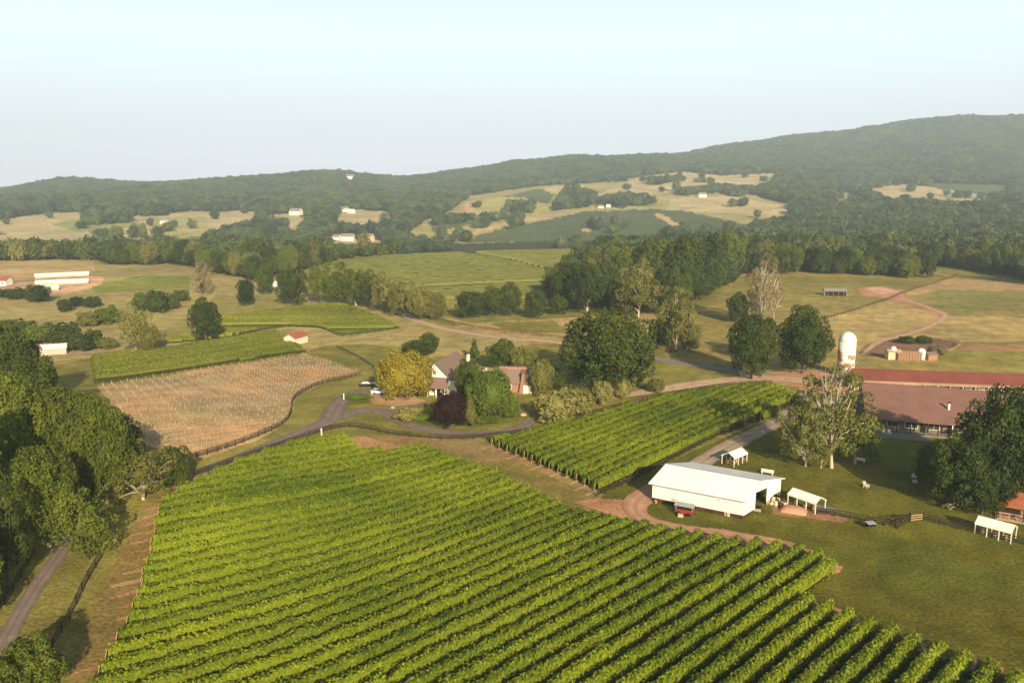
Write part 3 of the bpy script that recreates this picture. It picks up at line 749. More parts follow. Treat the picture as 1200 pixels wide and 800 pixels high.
ONES = ['', 'first', 'second', 'third', 'fourth', 'fifth', 'sixth', 'seventh', 'eighth', 'ninth', 'tenth', 'eleventh', 'twelfth', 'thirteenth', 'fourteenth', 'fifteenth', 'sixteenth', 'seventeenth', 'eighteenth', 'nineteenth']
TENS = ['', '', 'twenty', 'thirty', 'forty', 'fifty', 'sixty', 'seventy', 'eighty', 'ninety']
def ordn(n):
    if n < 20: return ONES[n]
    if n % 10 == 0: return TENS[n//10][:-1]+'ieth'
    return TENS[n//10]+'-'+ONES[n % 10]
def vine_field(rows, label, group, hw, z0, z1, dens, leaf, posts=True, m='vine'):
    for k, (x, y) in enumerate(rows):
        D = float(y.mean()); wobble = .10*vnoise(np.arange(len(x))*.5, np.full(len(x), k*7.7), 9, 51)
        ux = np.gradient(x); uy = np.gradient(y); L_ = np.hypot(ux, uy); x = x-uy/L_*wobble; y = y+ux/L_*wobble
        zb = gz1(x[0], y[0]); t = thing('vine_row', label % ordn(k+1), 'vine row', (float(x[0]), float(y[0]), zb), 0, group)
        V, Fq, ti = hedge(x, y, hw, z0, z1, dens, leaf, k+int(hw*1000))
        V = V-np.array([x[0], y[0], zb])
        link('canopy', np_mesh('canopy', V, Fq, {'tint': ('FLOAT', ti)}), M[m], t)
        if posts:
            mb = MB()
            for e, sg in ((0, 1), (-1, -1)):
                px_, py_ = float(x[e]), float(y[e]); qx, qy = px_-ux[e]/L_[e]*.5*sg, py_-uy[e]/L_[e]*.5*sg; z_ = gz1(qx, qy)-zb
                MB().bar((qx-x[0], qy-y[0], z_-.2), (px_-x[0], py_-y[0], z_+1.75), .10).build('end_post', M['wood'], t)
# rows run from the near left edge; order them so the first is the one by the drive fence
ROWS1 = ROWS1[::1]
vine_field(ROWS1, 'leafy grapevine row, the %s of the big front vineyard counted from the driveway', 'grapevine rows of the big front vineyard', .80, .40, 2.15, 66, .17)
vine_field(ROWS2, 'leafy grapevine row, the %s of the vineyard behind the barn counted from the shrubs', 'grapevine rows of the vineyard behind the barn', .84, .50, 2.1, 58, .18)
dA = math.atan2(SAW[4][0]-SAW[6][0], SAW[4][1]-SAW[6][1])
vine_field(rows_in(SAW, dA, 2.8, 1.0), 'low grapevine row, the %s from the far edge in the strip above the bare field', 'grapevine rows above the bare field', .95, .5, 1.7, 22, .24, False, 'vine_pale')
dB = math.atan2(SBW[7][0]-SBW[10][0], SBW[7][1]-SBW[10][1])
vine_field(rows_in(SBW, dB, 2.8, 1.0), 'low grapevine row, the %s from the far edge in the strip behind the small shed', 'grapevine rows behind the shed', .95, .5, 1.7, 18, .26, False, 'vine_pale')
# the far vineyard on the rounded hill: rows cannot be told apart
def far_vineyard():
    Vs, Fs, Ts, o = [], [], [], 0
    for X in np.arange(-330, 190, 3.0):
        pass
    us = np.arange(395, 760, 3.2)
    for yy in us:
        x = np.arange(-240, 150, 4.0); y = yy+x*.12; z = zt(x, y); px, py = proj(x, y, z)
        ins = in_poly(px, py, G_HILL)
        lane = in_poly(px, py, [(530,294),(545,294),(600,305),(645,318),(640,323),(590,309)]) | in_poly(px, py, [(480,341),(500,336),(560,333),(660,329),(660,333),(560,337),(500,341)])
        ins &= ~lane
        d = np.diff(np.concatenate([[0], ins.astype(int), [0]])); st = np.where(d == 1)[0]; en = np.where(d == -1)[0]
        for a, b in zip(st, en):
            if b-a < 3: continue
            xs, ys, zs = x[a:b], y[a:b], z[a:b]; n = len(xs)
            prof = [(-.8, .3), (-.6, 1.5), (0, 1.8), (.6, 1.5), (.8, .3)]
            V = np.stack([np.stack([xs, ys+q, zs+h*(1+.12*rng.normal(size=n))], -1) for q, h in prof], 1).reshape(-1, 3)
            i = np.arange(n-1)[:, None]*5+np.arange(4)[None]
            f = np.stack([i, i+5, i+6, i+1], -1).reshape(-1, 4)+o
            Vs.append(V); Fs.append(f); Ts.append(rng.random(len(V))); o += len(V)
    ob = link('hill_vineyard', np_mesh('hill_vineyard', np.concatenate(Vs), np.concatenate(Fs), {'tint': ('FLOAT', np.concatenate(Ts))}), M['vine_hill'])
    tag(ob, 'smooth bright green vineyard covering the rounded hill in mid distance', 'vineyard', kind='stuff')
far_vineyard()
# ------------------------------------------------------------------ young vines: grow tubes
def stakes():
    rows = rows_in(NEWW, ANG1, 2.7); pts = []
    for x, y in rows:
        for q in range(2, len(x)-1, 5):
            if rng.random() < .10: continue
            pts.append((x[q]+rng.normal()*.08, y[q]+rng.normal()*.08))
    pts = np.array(pts); Z = zt(pts[:, 0], pts[:, 1]); o_ = np.argsort(pts[:, 1]); pts = pts[o_]; Z = Z[o_]
    px, py = proj(pts[:, 0], pts[:, 1], Z)
    hid = (px < 205) & (py > 500-0) | (px < 150)
    order = np.concatenate([np.where(~hid)[0], np.where(hid)[0]]); near = order[:300]
    base = MB(); base.lathe([(.075, -.1), (.075, .6), (.065, .7)], n=6); base.bar((.08, 0, -.1), (.08, 0, .95), .035); me = base.mesh('grow_tube'); me.materials.append(M['stake'])
    for i in near:
        o = bpy.data.objects.new('grow_tube', me); COL.objects.link(o); o.location = (pts[i, 0], pts[i, 1], Z[i]); o.rotation_euler = (rng.normal()*.05, rng.normal()*.05, rng.random()*6)
        tag(o, 'pale grow tube round a young vine near the fenced edge of the bare field', 'grow tube', 'grow tubes in the nearer part of the bare field')
    Vb = np.array(base.v); mb = MB(); rest = np.setdiff1d(np.arange(len(pts)), near)
    for i in rest: mb.add(Vb*np.array([1, 1, .9+.3*rng.random()])+np.array([pts[i, 0], pts[i, 1], Z[i]]), base.f)
    me = bpy.data.meshes.new('grow_tubes'); me.from_pydata(mb.v, [], mb.f)
    o = link('grow_tubes', me, M['stake']); tag(o, 'many pale grow tubes in lines over the farther part of the bare field', 'grow tubes', kind='stuff')
stakes()
# ------------------------------------------------------------------ fences
def fence(label, pp, sp=2.4, h=1.3, m='dark_wood', rails=3, group=None, thick=.14):
    P = wpath(pp, .8); L = np.concatenate([[0], np.cumsum(np.linalg.norm(np.diff(P, axis=0), axis=1))])
    n = max(2, int(L[-1]/sp)); n = min(n, 100); s = np.linspace(0, L[-1], n+1)
    X = np.interp(s, L, P[:, 0]); Y = np.interp(s, L, P[:, 1]); Z = zt(X, Y)
    t = thing('fence', label, 'fence', (X[0], Y[0], Z[0]), 0, group)
    pm = MB(); pm.box(-thick/2, thick/2, -thick/2, thick/2, -.2, h); me = pm.mesh('post'); me.materials.append(M[m])
    for i in range(n if n < 100 else 99):
        o = bpy.data.objects.new('post', me); COL.objects.link(o); o.parent = t; o.location = (X[i]-X[0], Y[i]-Y[0], Z[i]-Z[0])
    for r_ in range(rails):
        mb = MB(); zr = h*(.92-.3*r_)
        for i in range(n): mb.bar((X[i]-X[0], Y[i]-Y[0], Z[i]-Z[0]+zr), (X[i+1]-X[0], Y[i+1]-Y[0], Z[i+1]-Z[0]+zr), .05, .15)
        mb.build('rail', M[m], t)
    return t
fence('dark board fence winding between the driveway and the big front vineyard', [(219,562),(262,547),(300,533),(345,518),(380,506),(405,501),(430,503),(455,509),(480,512),(520,515),(560,514),(600,510),(640,503),(690,488)])
fence('dark board fence curving between the bare planted field and the driveway', [(218,540),(262,527),(300,513),(330,499),(341,486),(343,472),(352,462),(375,451),(400,445),(424,439)])
fence('dark fence along the far edge of the vineyard behind the white barn', [(690,487),(730,477),(775,466),(820,458),(860,452),(905,450)])
fence('dark fence between the gravel road and the vineyard behind the white barn', [(700,582),(735,567),(775,546),(830,517),(865,500),(900,486),(930,474)])
fence('dark field fence with a bend on the lawn, from the brown heap to the gate', [(957,602),(985,606),(1010,611),(1036,616)])
fence('dark fence on the lawn running from the gate to the right edge', [(1082,610),(1112,617),(1150,627),(1200,639),(1230,646)])
fence('dark fence between the left drive and the mown grass strip beside the vineyard', [(40,800),(62,760),(84,720),(102,682),(120,652)], 3)
fence('dark fence left of the left drive below the tall trees', [(-30,745),(0,716),(20,685),(42,648)], 3)
fence('dark fence crossing the dry pasture below the black cabin', [(958,377),(1000,365),(1045,350)], 3.2, 1.3, 'dark_wood', 2)
fence('dark fence rising from the clay patch to the far tree line', [(1045,350),(1070,340),(1105,329),(1120,324)], 3.2, 1.3, 'dark_wood', 2)
fence('dark fence at the foot of the far tree line right of the clay patch', [(1120,324),(1160,330),(1210,336)], 4, 1.3, 'dark_wood', 2)
fence('thin fence between the hazy dry field and the rough slope', [(186,404),(222,397),(262,395),(300,389),(338,383)], 3.4, 1.3, 'dark_wood', 2)
fence('short dark fence around the vine strip behind the shed', [(338,383),(375,385),(400,394),(440,390),(468,385)], 3.4, 1.3, 'dark_wood', 2)
fence('dark fence between the green vine strip and the bare planted field', [(111,450),(160,443),(236,431),(300,421),(359,413)], 3.4, 1.2, 'dark_wood', 2)
fence('dark fence across the grass left of the house', [(395,408),(420,420),(440,433)], 3.2, 1.1, 'dark_wood', 2)
fence('fence along the far side of the pale farm road', [(500,373),(560,385),(640,395),(690,401)], 4, 1.2, 'dark_wood', 2)
# gate on the lawn
def gate():
    a = at(1036, 616); b = at(1052, 620); c = at(1066, 611); d = at(1082, 609.5)
    for (p, q, lab) in ((a, c, 'open dark wooden field gate with a diagonal brace on the lawn'), (b, c, 'shorter dark gate leaf folded back beside the braced field gate')):
        t = thing('gate', lab, 'gate', p); v = q-p; mb = MB()
        for h in (.25, .6, .95, 1.3): mb.bar((0, 0, h), v+Vector((0, 0, h)), .06, .1)
        mb.build('bars', M['dark_wood'], t)
        MB().bar((0, 0, .25), v+Vector((0, 0, 1.3)), .07, .1).build('brace', M['dark_wood'], t)
        for e in (Vector((0, 0, 0)), v): MB().bar(e+Vector((0, 0, -.1)), e+Vector((0, 0, 1.5)), .16).build('post', M['dark_wood'], t)
    t = thing('gate', 'short brown boarded gate panel between the braced gate and the dark fence', 'gate', c); v = d-c; mb = MB()
    for h in (.3, .7, 1.1): mb.bar((0, 0, h), v+Vector((0, 0, h)), .05, .2)
    mb.build('boards', M['wood'], t)
    for e in (Vector((0, 0, 0)), v): MB().bar(e+Vector((0, 0, -.1)), e+Vector((0, 0, 1.4)), .16).build('post', M['dark_wood'], t)
gate()
# ------------------------------------------------------------------ buildings
def window(parent, x, y, z, w_, h_, axis, m='glass', fr='white_paint', side=-1):
    """window on a wall; axis 'x' = wall runs along x (facing side*y)"""
    def bx(a0, a1, z0, z1, d0, d1):
        mb = MB(); d0, d1 = sorted((d0*side, d1*side))
        if axis == 'x': mb.box(x+a0, x+a1, y+d0, y+d1, z0, z1)
        else: mb.box(x+d0, x+d1, y+a0, y+a1, z0, z1)
        return mb
    o = bx(-w_/2, w_/2, z, z+h_, .004, .05).build('window', M[m], parent)
    fm = MB()
    for a0, a1, z0, z1 in ((-w_/2-.1, -w_/2, z-.1, z+h_+.1), (w_/2, w_/2+.1, z-.1, z+h_+.1), (-w_/2, w_/2, z-.1, z), (-w_/2, w_/2, z+h_, z+h_+.1), (-.03, .03, z, z+h_)):
        q = bx(a0, a1, z0, z1, .002, .09); fm.add(q.v, q.f)
    fm.build('frame', M[fr], o)
    return o
def gable(label, name, cat, loc, rz, L, W, hw, hr, wall, roof, over=.5, ridge='x', wins=0, group=None, chimney=False, door=True, skirt=None):
    """simple gable building with length L along x, depth W along y, origin at centre of the base"""
    t = thing(name, label, cat, loc, rz, group)
    mb = MB(); l, d = L/2, W/2
    b0 = -.6
    if ridge == 'x': mb.prism([(-l, -d, b0), (-l, d, b0), (-l, d, hw), (-l, 0, hr), (-l, -d, hw)], (L, 0, 0))
    else: mb.prism([(-l, -d, b0), (l, -d, b0), (l, -d, hw), (0, -d, hr), (-l, -d, hw)], (0, W, 0))
    mb.build('wall', M[wall], t)
    rb = MB(); th = .16; e = .02
    if ridge == 'x':
        s = (hr-hw)/d; y = d+over; zl = hr-s*y
        for sg in (-1, 1):
            rb.slab([(-l-over, 0, hr+th+e), (l+over, 0, hr+th+e), (l+over, sg*y, zl+th+e), (-l-over, sg*y, zl+th+e)], th)
    else:
        s = (hr-hw)/l; x = l+over; zl = hr-s*x
        for sg in (-1, 1):
            rb.slab([(0, -d-over, hr+th+e), (0, d+over, hr+th+e), (sg*x, d+over, zl+th+e), (sg*x, -d-over, zl+th+e)], th)
    r_ = rb.build('roof', M[roof], t)
    if chimney: MB().box(l*.3, l*.3+.7, -.35, .35, hr-.3, hr+1.3).build('chimney', M['brick'], r_)
    if wins:
        for k in range(wins):
            x = -l+L*(k+.5)/wins
            if door and k == wins//2: 
                MB().box(x-.5, x+.5, -d-.05, -d-.003, 0, 2.1).build('door', M['wood'], t); continue
            window(t, x, -d, .9, 1.0, 1.2, 'x')
    return t
def face(p, q):
    v = q-p; return math.atan2(v.y, v.x)
# --- white barn
def white_barn():
    BL = at(764, 587); BR = at(871, 609); v = BR-BL; L = Vector((v.x, v.y)).length; rz = face(BL, BR)
    z0 = max(BL.z, BR.z)
    t = thing('barn', 'large white metal barn with a pale low pitched roof and open right end', 'barn', (BL.x, BL.y, z0), rz)
    W = 13.5; hw = 3.6; hr = 5.6; sk = .75; o = .5; mid = 4.9
    # outer walls
    MB().box(0, L, 0, .15, sk, hw).build('front_wall', M['barn_wall'], t)
    MB().box(0, L, W-.15, W, sk-.3, hw).build('back_wall', M['barn_wall'], t)
    MB().prism([(0, .15, sk), (0, W-.15, sk), (0, W-.15, hw), (0, mid, hr), (0, .15, hw)], (.15, 0, 0)).build('end_wall', M['barn_wall'], t)
    # right end: wall left and right of a tall opening
    xr = L-.15
    MB().prism([(xr, .15, sk), (xr, 4.0, sk), (xr, 4.0, hr-.55), (xr, .15, hw)], (.15, 0, 0)).build('gable_wall', M['barn_wall'], t)
    MB().prism([(xr, 8.4, sk), (xr, W-.15, sk+1.0), (xr, W-.15, hw), (xr, 8.4, hr-.95)], (.15, 0, 0)).build('gable_wall', M['barn_wall'], t)
    MB().prism([(xr, 4.0, 3.7), (xr, 8.4, 3.4), (xr, 8.4, hr-.95), (xr, mid, hr-.08), (xr, 4.0, hr-.55)], (.15, 0, 0)).build('gable_wall', M['barn_wall'], t)
    MB().box(xr-2.2, xr-.1, 4.7, 7.3, .05, .1).build('opening_shade', M['dark'], t)  # dark sheet standing in for the shade inside the opening
    MB().box(.2, L-.2, .2, .26, .0, sk).build('base_skirt', M['red_skirt'], t)
    MB().box(L-.3, L-.22, .3, 3.9, .0, sk).build('base_skirt', M['red_skirt'], t)
    MB().box(.22, .3, .3, W-.3, .0, sk).build('base_skirt', M['red_skirt'], t)
    MB().box(.3, L-3.0, 1, W-1, .0, .4).build('floor', M['dark'], t)  # near black floor, interior shade put into its colour
    for x in (L*.80,): MB().box(x, x+.9, .02, .12, 0, sk+.05).build('hatch', M['pale_wood'], t)
    for k in range(7):
        x = .3+(L-.6)*k/6; MB().box(x-.1, x+.1, .02, .16, -.1, sk).build('post', M['red_skirt'], t)
    th = .14
    r1 = MB().slab([(-o, -o, hw-.22+th), (L+o, -o, hw-.22+th), (L+o, mid, hr+th), (-o, mid, hr+th)], th).build('roof', M['barn_roof'], t)
    r2 = MB().slab([(-o, mid, hr+th), (L+o, mid, hr+th), (L+o, W+o, hw-.1+th), (-o, W+o, hw-.1+th)], th).build('roof', M['barn_roof'], t)
    MB().bar((-o, mid, hr+th+.03), (L+o, mid, hr+th+.03), .4, .06).build('ridge_cap', M['grey_metal'], r1)
    MB().bar((-o, -o-.06, hw-.2), (L+o, -o-.06, hw-.2), .12, .12).build('gutter', M['grey_metal'], r1)
    for x in (L*.72, L*.80): MB().box(x, x+.35, -.02, .02, 2.55, 2.68).build('vent', M['dark'], t)
    for o_ in [q for c_ in t.children for q in (c_, *c_.children)]:
        for q in o_.data.vertices: q.co.x += .245*q.co.y
    return t, L, rz, BL
barn, BLn, brz, BLp = white_barn()
bu = Vector((math.cos(brz), math.sin(brz), 0)); bv = Vector((-bu.y, bu.x, 0))
def onbarn(a, b):
    p = BLp+bu*a+bv*b; return Vector((p.x, p.y, gz1(p.x, p.y)))
# red trailer with a grey roof, leaning ladder
def trailer():
    p = onbarn(BLn*.37+.9, -2.6); t = thing('trailer', 'small red trailer with a grey roof parked against the white barn', 'trailer', p, brz+.05)
    MB().box(-1.5, 1.5, -.8, .8, .45, 1.05).build('body', M['red_paint'], t)
    MB().box(-1.35, 1.35, -.65, .65, 1.05, 1.5).build('cargo', M['dark'], t)
    MB().slab([(-1.7, -.95, 1.75), (1.7, -.95, 1.75), (1.7, 0, 2.1), (-1.7, 0, 2.1)], .06).slab([(-1.7, 0, 2.1), (1.7, 0, 2.1), (1.7, .95, 1.75), (-1.7, .95, 1.75)], .06).build('roof', M['grey_metal'], t)
    for x in (-1.4, 1.4):
        for y in (-.7, .7): MB().box(x-.05, x+.05, y-.05, y+.05, 1.05, 1.85).build('post', M['grey_metal'], t)
    for x in (-.9, .9):
        for y in (-.9, .9): MB().lathe([(.05, y-.08), (.36, y-.08), (.36, y+.08), (.05, y+.08)], (x, .36), 14, 'y').build('wheel', M['tyre'], t)
    MB().bar((1.5, 0, .5), (2.3, 0, .35), .1).build('tow_bar', M['dark_wood'], t)
    q = onbarn(BLn*.37+.6, -4.1)
    t = thing('crate', 'pale wooden crate standing on the clay before the red trailer', 'crate', q, brz+.3)
    mb = MB()
    for k in range(4): mb.box(-.45, .45, -.3, .3, .02+.13*k, .12+.13*k)
    mb.build('slats', M['pale_wood'], t)
    for x in (-.4, .4):
        for y in (-.32, .32): MB().box(x-.03, x+.03, y-.03, y+.03, 0, .55).build('corner_post', M['pale_wood'], t)
    q = onbarn(BLn*.30, -.9); t = thing('ladder', 'thin grey step ladder set up beside the red trailer', 'ladder', q, brz)
    for x in (-.28, .28):
        MB().bar((x, -.55, 0), (x*.7, .0, 1.9), .05).build('rail', M['grey_metal'], t); MB().bar((x, .55, 0), (x*.7, .02, 1.9), .05).build('rail', M['grey_metal'], t)
    mb = MB()
    for k in range(1, 6): f_ = k/6; mb.bar((-.28*(1-.3*f_), -.55*(1-f_), 1.9*f_), (.28*(1-.3*f_), -.55*(1-f_), 1.9*f_), .05)
    mb.build('steps', M['grey_metal'], t)
    q = onbarn(.9, -.5); t = thing('bucket', 'small clay coloured bucket at the near left corner of the white barn', 'bucket', q); MB().lathe([(.2, 0), (.3, .5), (.26, .5), (.17, .05)], n=12).build('pail', M['terracotta'], t)
trailer()
# canopies
def canopy(label, a, b, wdt, grp='white party canopies'):
    v = b-a; L = Vector((v.x, v.y)).length; rz = face(a, b)
    t = thing('canopy_tent', label, 'canopy tent', (a.x, a.y, a.z), rz, grp)
    hw, hr = 1.95, 2.75
    rb = MB(); 
    rb.slab([(-.1, -.1, hw), (L+.1, -.1, hw), (L+.1, wdt/2, hr), (-.1, wdt/2, hr)], .05).slab([(-.1, wdt/2, hr), (L+.1, wdt/2, hr), (L+.1, wdt+.1, hw), (-.1, wdt+.1, hw)], .05)
    rb.build('roof', M['white_canvas'], t)
    vb = MB(); vb.box(-.12, L+.12, -.13, -.1, hw-.28, hw).box(-.12, L+.12, wdt+.1, wdt+.13, hw-.28, hw); vb.build('valance', M['white_canvas'], t)
    for k in range(4):
        x = L*k/3
        for y in (0, wdt): MB().box(x-.06, x+.06, y-.06, y+.06, -.1, hw-.06).build('leg', M['white_paint'], t)
    for x in (0, L): MB().bar((x, 0, hw-.1), (x, wdt/2, hr-.1), .07).bar((x, wdt/2, hr-.1), (x, wdt, hw-.1), .07).build('end_frame', M['white_paint'], t)
    return t, rz, L
def barrel(p, label, grp, rz=0, lie=False, m='barrel_wood'):
    t = thing('barrel', label, 'barrel', p, rz, grp)
    pr = [(.26, 0), (.33, .22), (.35, .45), (.33, .68), (.26, .9)]
    if lie: MB().lathe([(r_, z-.45) for r_, z in pr], (0, .35), 14, 'x').build('staves', M[m], t, smooth=False)
    else: MB().lathe(pr, n=14).build('staves', M[m], t)
    hb = MB()
    for z in (.15, .75):
        if lie: hb.lathe([(.32, z-.45-.03), (.325, z-.45+.03)], (0, .35), 14, 'x')
        else: hb.lathe([(.32, z-.03), (.325, z+.03)], n=14)
    hb.build('hoops', M['dark_wood'], t)
    return t
def table_set(o, rz, label, grp, m='pale_wood'):
    t = thing('table', label, 'table', o, rz, grp)
    MB().box(-.9, .9, -.38, .38, .70, .76).build('table_top', M[m], t)
    for y in (-.7, .7): MB().box(-.9, .9, y-.14, y+.14, .42, .47).build('bench', M[m], t)
    for x in (-.65, .65): MB().bar((x, -.75, 0), (x, -.15, .7), .08).bar((x, .75, 0), (x, .15, .7), .08).bar((x, -.7, .40), (x, .7, .40), .07).build('leg_frame', M[m], t)
    return t
def local(a, rz, x, y):
    p = a+Vector((math.cos(rz)*x-math.sin(rz)*y, math.sin(rz)*x+math.cos(rz)*y, 0)); return Vector((p.x, p.y, gz1(p.x, p.y)))
tents = [('white canopy tent at the back of the barn beside the gravel road', at(860, 547), at(875, 540.5), 2.8, 'barn back'),
         ('white canopy tent on the lawn beside the brown heap and barrels', at(923, 590), at(955, 602), 2.9, 'heap'),
         ('white canopy tent in front of the rust roofed pavilion at the right edge', at(1142, 625), at(1184, 637), 2.9, 'pavilion')]
where = ['behind the white barn', 'beside the brown heap', 'before the rusty pavilion']
for k, (lab, a, b, wd, _) in enumerate(tents):
    t, rz, L = canopy(lab, a, b, wd)
    pos3 = ['left', 'middle', 'right']
    for j in range(3):
        p = local(a, rz, L*(.17+.33*j), 1.1); 
        if k == 0 and j != 1: table_set(p, rz+1.57, 'wooden picnic table under the canopy %s, the %s one' % (where[k], pos3[j]), 'picnic tables under the canopies', 'wood')
        else: barrel(p, 'upright wooden barrel under the canopy %s, the %s one' % (where[k], pos3[j]), 'barrels under the canopies', m='cream' if k == 2 else 'barrel_wood')
# barrel pile by the barn's open end
g_ = random.Random(5); base = at(905, 592); idx = 0
for row, (nn, dy) in enumerate(((5, 0), (4, .9), (4, 1.8))):
    for j in range(nn):
        p = base+bu*(-.9+.78*j+g_.uniform(-.06, .06))+bv*(dy+g_.uniform(-.1, .1)); p.z = gz1(p.x, p.y)
        barrel(p, 'weathered barrel in the cluster between the barn opening and the brown heap', 'barrels clustered at the open end of the white barn', g_.uniform(0, 3), g_.random() < .45, g_.choice(['barrel_wood', 'cream', 'wood', 'red_skirt']))
# brown heap
def heap():
    a = at(915, 596); b = at(945, 601); v = b-a; L = v.length; rz = face(a, b); t = thing('dirt_heap', 'long low rounded heap of reddish earth beside the canopy tent', 'dirt heap', (a+b)/2, rz)
    n, k = 26, 14; V = []; Fc = []
    for i in range(n):
        for j in range(k):
            u = i/(n-1)*2-1; w_ = j/(k-1)*2-1; e = max(0, 1-abs(u)**3.0)*max(0, 1-abs(w_)**2.4)
            V.append((u*L/2*1.05, w_*1.5, .95*e**.6+.05*float(vnoise(u*9, w_*9, 1, 77))*e-.05))
    for i in range(n-1):
        for j in range(k-1): Fc.append((i*k+j, (i+1)*k+j, (i+1)*k+j+1, i*k+j+1))
    me = bpy.data.meshes.new('earth'); me.from_pydata(V, [], Fc); me.polygons.foreach_set('use_smooth', [True]*len(Fc)); link('earth', me, M['clay'], t)
heap()
t = thing('platform', 'low dark wooden platform at the end of the fence by the canopy', 'platform', at(966, 598), brz-.1)
MB().box(-1.7, 1.7, -1.1, 1.1, .3, .42).build('deck', M['roof_grey'], t)
for x in (-1.6, 1.6):
    for y in (-1, 1): MB().box(x-.08, x+.08, y-.08, y+.08, -.1, .3).build('leg', M['dark_wood'], t)
# pile by the barn door
t = thing('pallet', 'pale flat pallet of boards lying outside the barn opening', 'pallet', at(886, 598), brz+.2)
mb = MB()
for k in range(6): mb.box(-.8, .8, -.6+.2*k, -.46+.2*k, .12, .16)
mb.build('boards', M['pale_wood'], t); MB().box(-.75, -.6, -.6, .6, 0, .12).box(.6, .75, -.6, .6, 0, .12).build('runners', M['pale_wood'], t)
# lawn furniture
def bench(px, py, label, rz, m='white_paint', s=1):
    t = thing('bench', label, 'bench', at(px, py), rz); t.scale = (s,)*3
    MB().box(-1.1, 1.1, -.22, .22, .40, .46).build('seat', M[m], t)
    MB().box(-1.1, 1.1, .2, .25, .50, .85).build('backrest', M[m], t)
    for x in (-.9, .9): MB().box(x-.05, x+.05, -.2, .25, 0, .40).build('leg', M[m], t)
bench(899, 555.5, 'long white bench on the grass just behind the barn roof', brz, s=1.1)
bench(1007, 541, 'pale bench in the deep shade under the big sycamore', brz)
def chair(px, py, label, rz, m='white_paint'):
    t = thing('lawn_chair', label, 'chair', at(px, py), rz)
    MB().box(-.32, .32, -.35, .3, .36, .42).build('seat', M[m], t)
    MB().bar((0, .3, .38), (0, .55, 1.15), .62, .06).build('backrest', M[m], t)
    for x in (-.36, .36): MB().box(x-.06, x+.06, -.4, .4, .58, .62).build('armrest', M[m], t)
    for x in (-.32, .32):
        for y in (-.32, .3): MB().box(x-.04, x+.04, y-.04, y+.04, 0, .58).build('leg', M[m], t)
chair(1015, 571, 'white lawn chair standing alone on the sunlit lawn', .6)
chair(1071, 560, 'white lawn chair in the tree shade, the farther one of two', 2.4)
chair(1072, 566, 'white lawn chair in the tree shade, the nearer one of two', 2.6)
table_set(at(1112, 595), .5, 'pale wooden picnic table on the grass below the right trees', None)
def urn():
    t = thing('garden_urn', 'tall terracotta coloured urn on the grass beside the picnic table', 'urn', at(1103, 585))
    MB().lathe([(.32, 0), (.32, .15), (.18, .25), (.22, .5), (.42, .95), (.40, 1.25), (.22, 1.45), (.28, 1.55)], n=16).build('body', M['terracotta'], t, smooth=True)
    MB().lathe([(.28, 1.55), (.30, 1.58), (.30, 1.64), (.24, 1.64)], n=16).build('rim', M['terracotta'], t)
urn()
def smoker():
    t = thing('grill', 'grey box shaped grill on dark legs standing on the open lawn', 'grill', at(1020, 619), .2)
    MB().box(-.7, .6, -.4, .4, .5, 1.0).build('firebox', M['dark'], t)
    MB().slab([(-.8, -.5, 1.05), (.7, -.5, 1.05), (.7, .5, 1.15), (-.8, .5, 1.15)], .08).build('lid', M['grey_metal'], t)
    for x in (-.6, .5):
        for y in (-.35, .35): MB().box(x-.04, x+.04, y-.04, y+.04, 0, .5).build('leg', M['dark_wood'], t)
smoker()
# --- pavilion
def pavilion():
    c = at(1184, 613); c = at(1197, 606); rz = brz+.02; t = thing('pavilion', 'open pavilion with a hipped rust red roof at the right edge', 'pavilion', c, rz)
    a, b = 4.2, 3.2; h = 2.6; p = 4.4
    for q in ([(-a, -b, h), (a, -b, h), (.9, 0, p), (-.9, 0, p)], [(a, b, h), (-a, b, h), (-.9, 0, p), (.9, 0, p)]): MB().slab(q, .12).build('roof', M['roof_rust'], t)
    for q in ([(-a, b, h), (-a, -b, h), (-.9, 0, p)], [(a, -b, h), (a, b, h), (.9, 0, p)]): MB().slab(q, .12).build('roof', M['roof_rust'], t)
    for x in (-a+.35, 0, a-.35):
        for y in (-b+.35, b-.35): MB().box(x-.09, x+.09, y-.09, y+.09, -.2, h-.02).build('post', M['dark_wood'], t)
    MB().box(-a+.2, a-.2, -b+.2, b-.2, -.2, .12).build('deck', M['clay_pale'], t)
    for k, (x, y) in enumerate(((-2.6, -1.6), (-.3, -1.7), (2.2, -1.6))):
        q = local(Vector(c), rz, x, y); q.z = c.z+.125; table_set(q, rz+.2*k, 'wooden picnic table on the pavilion deck, the %s one of three' % ['left', 'middle', 'right'][k], 'picnic tables under the pavilion', 'clay_pale')
pavilion()
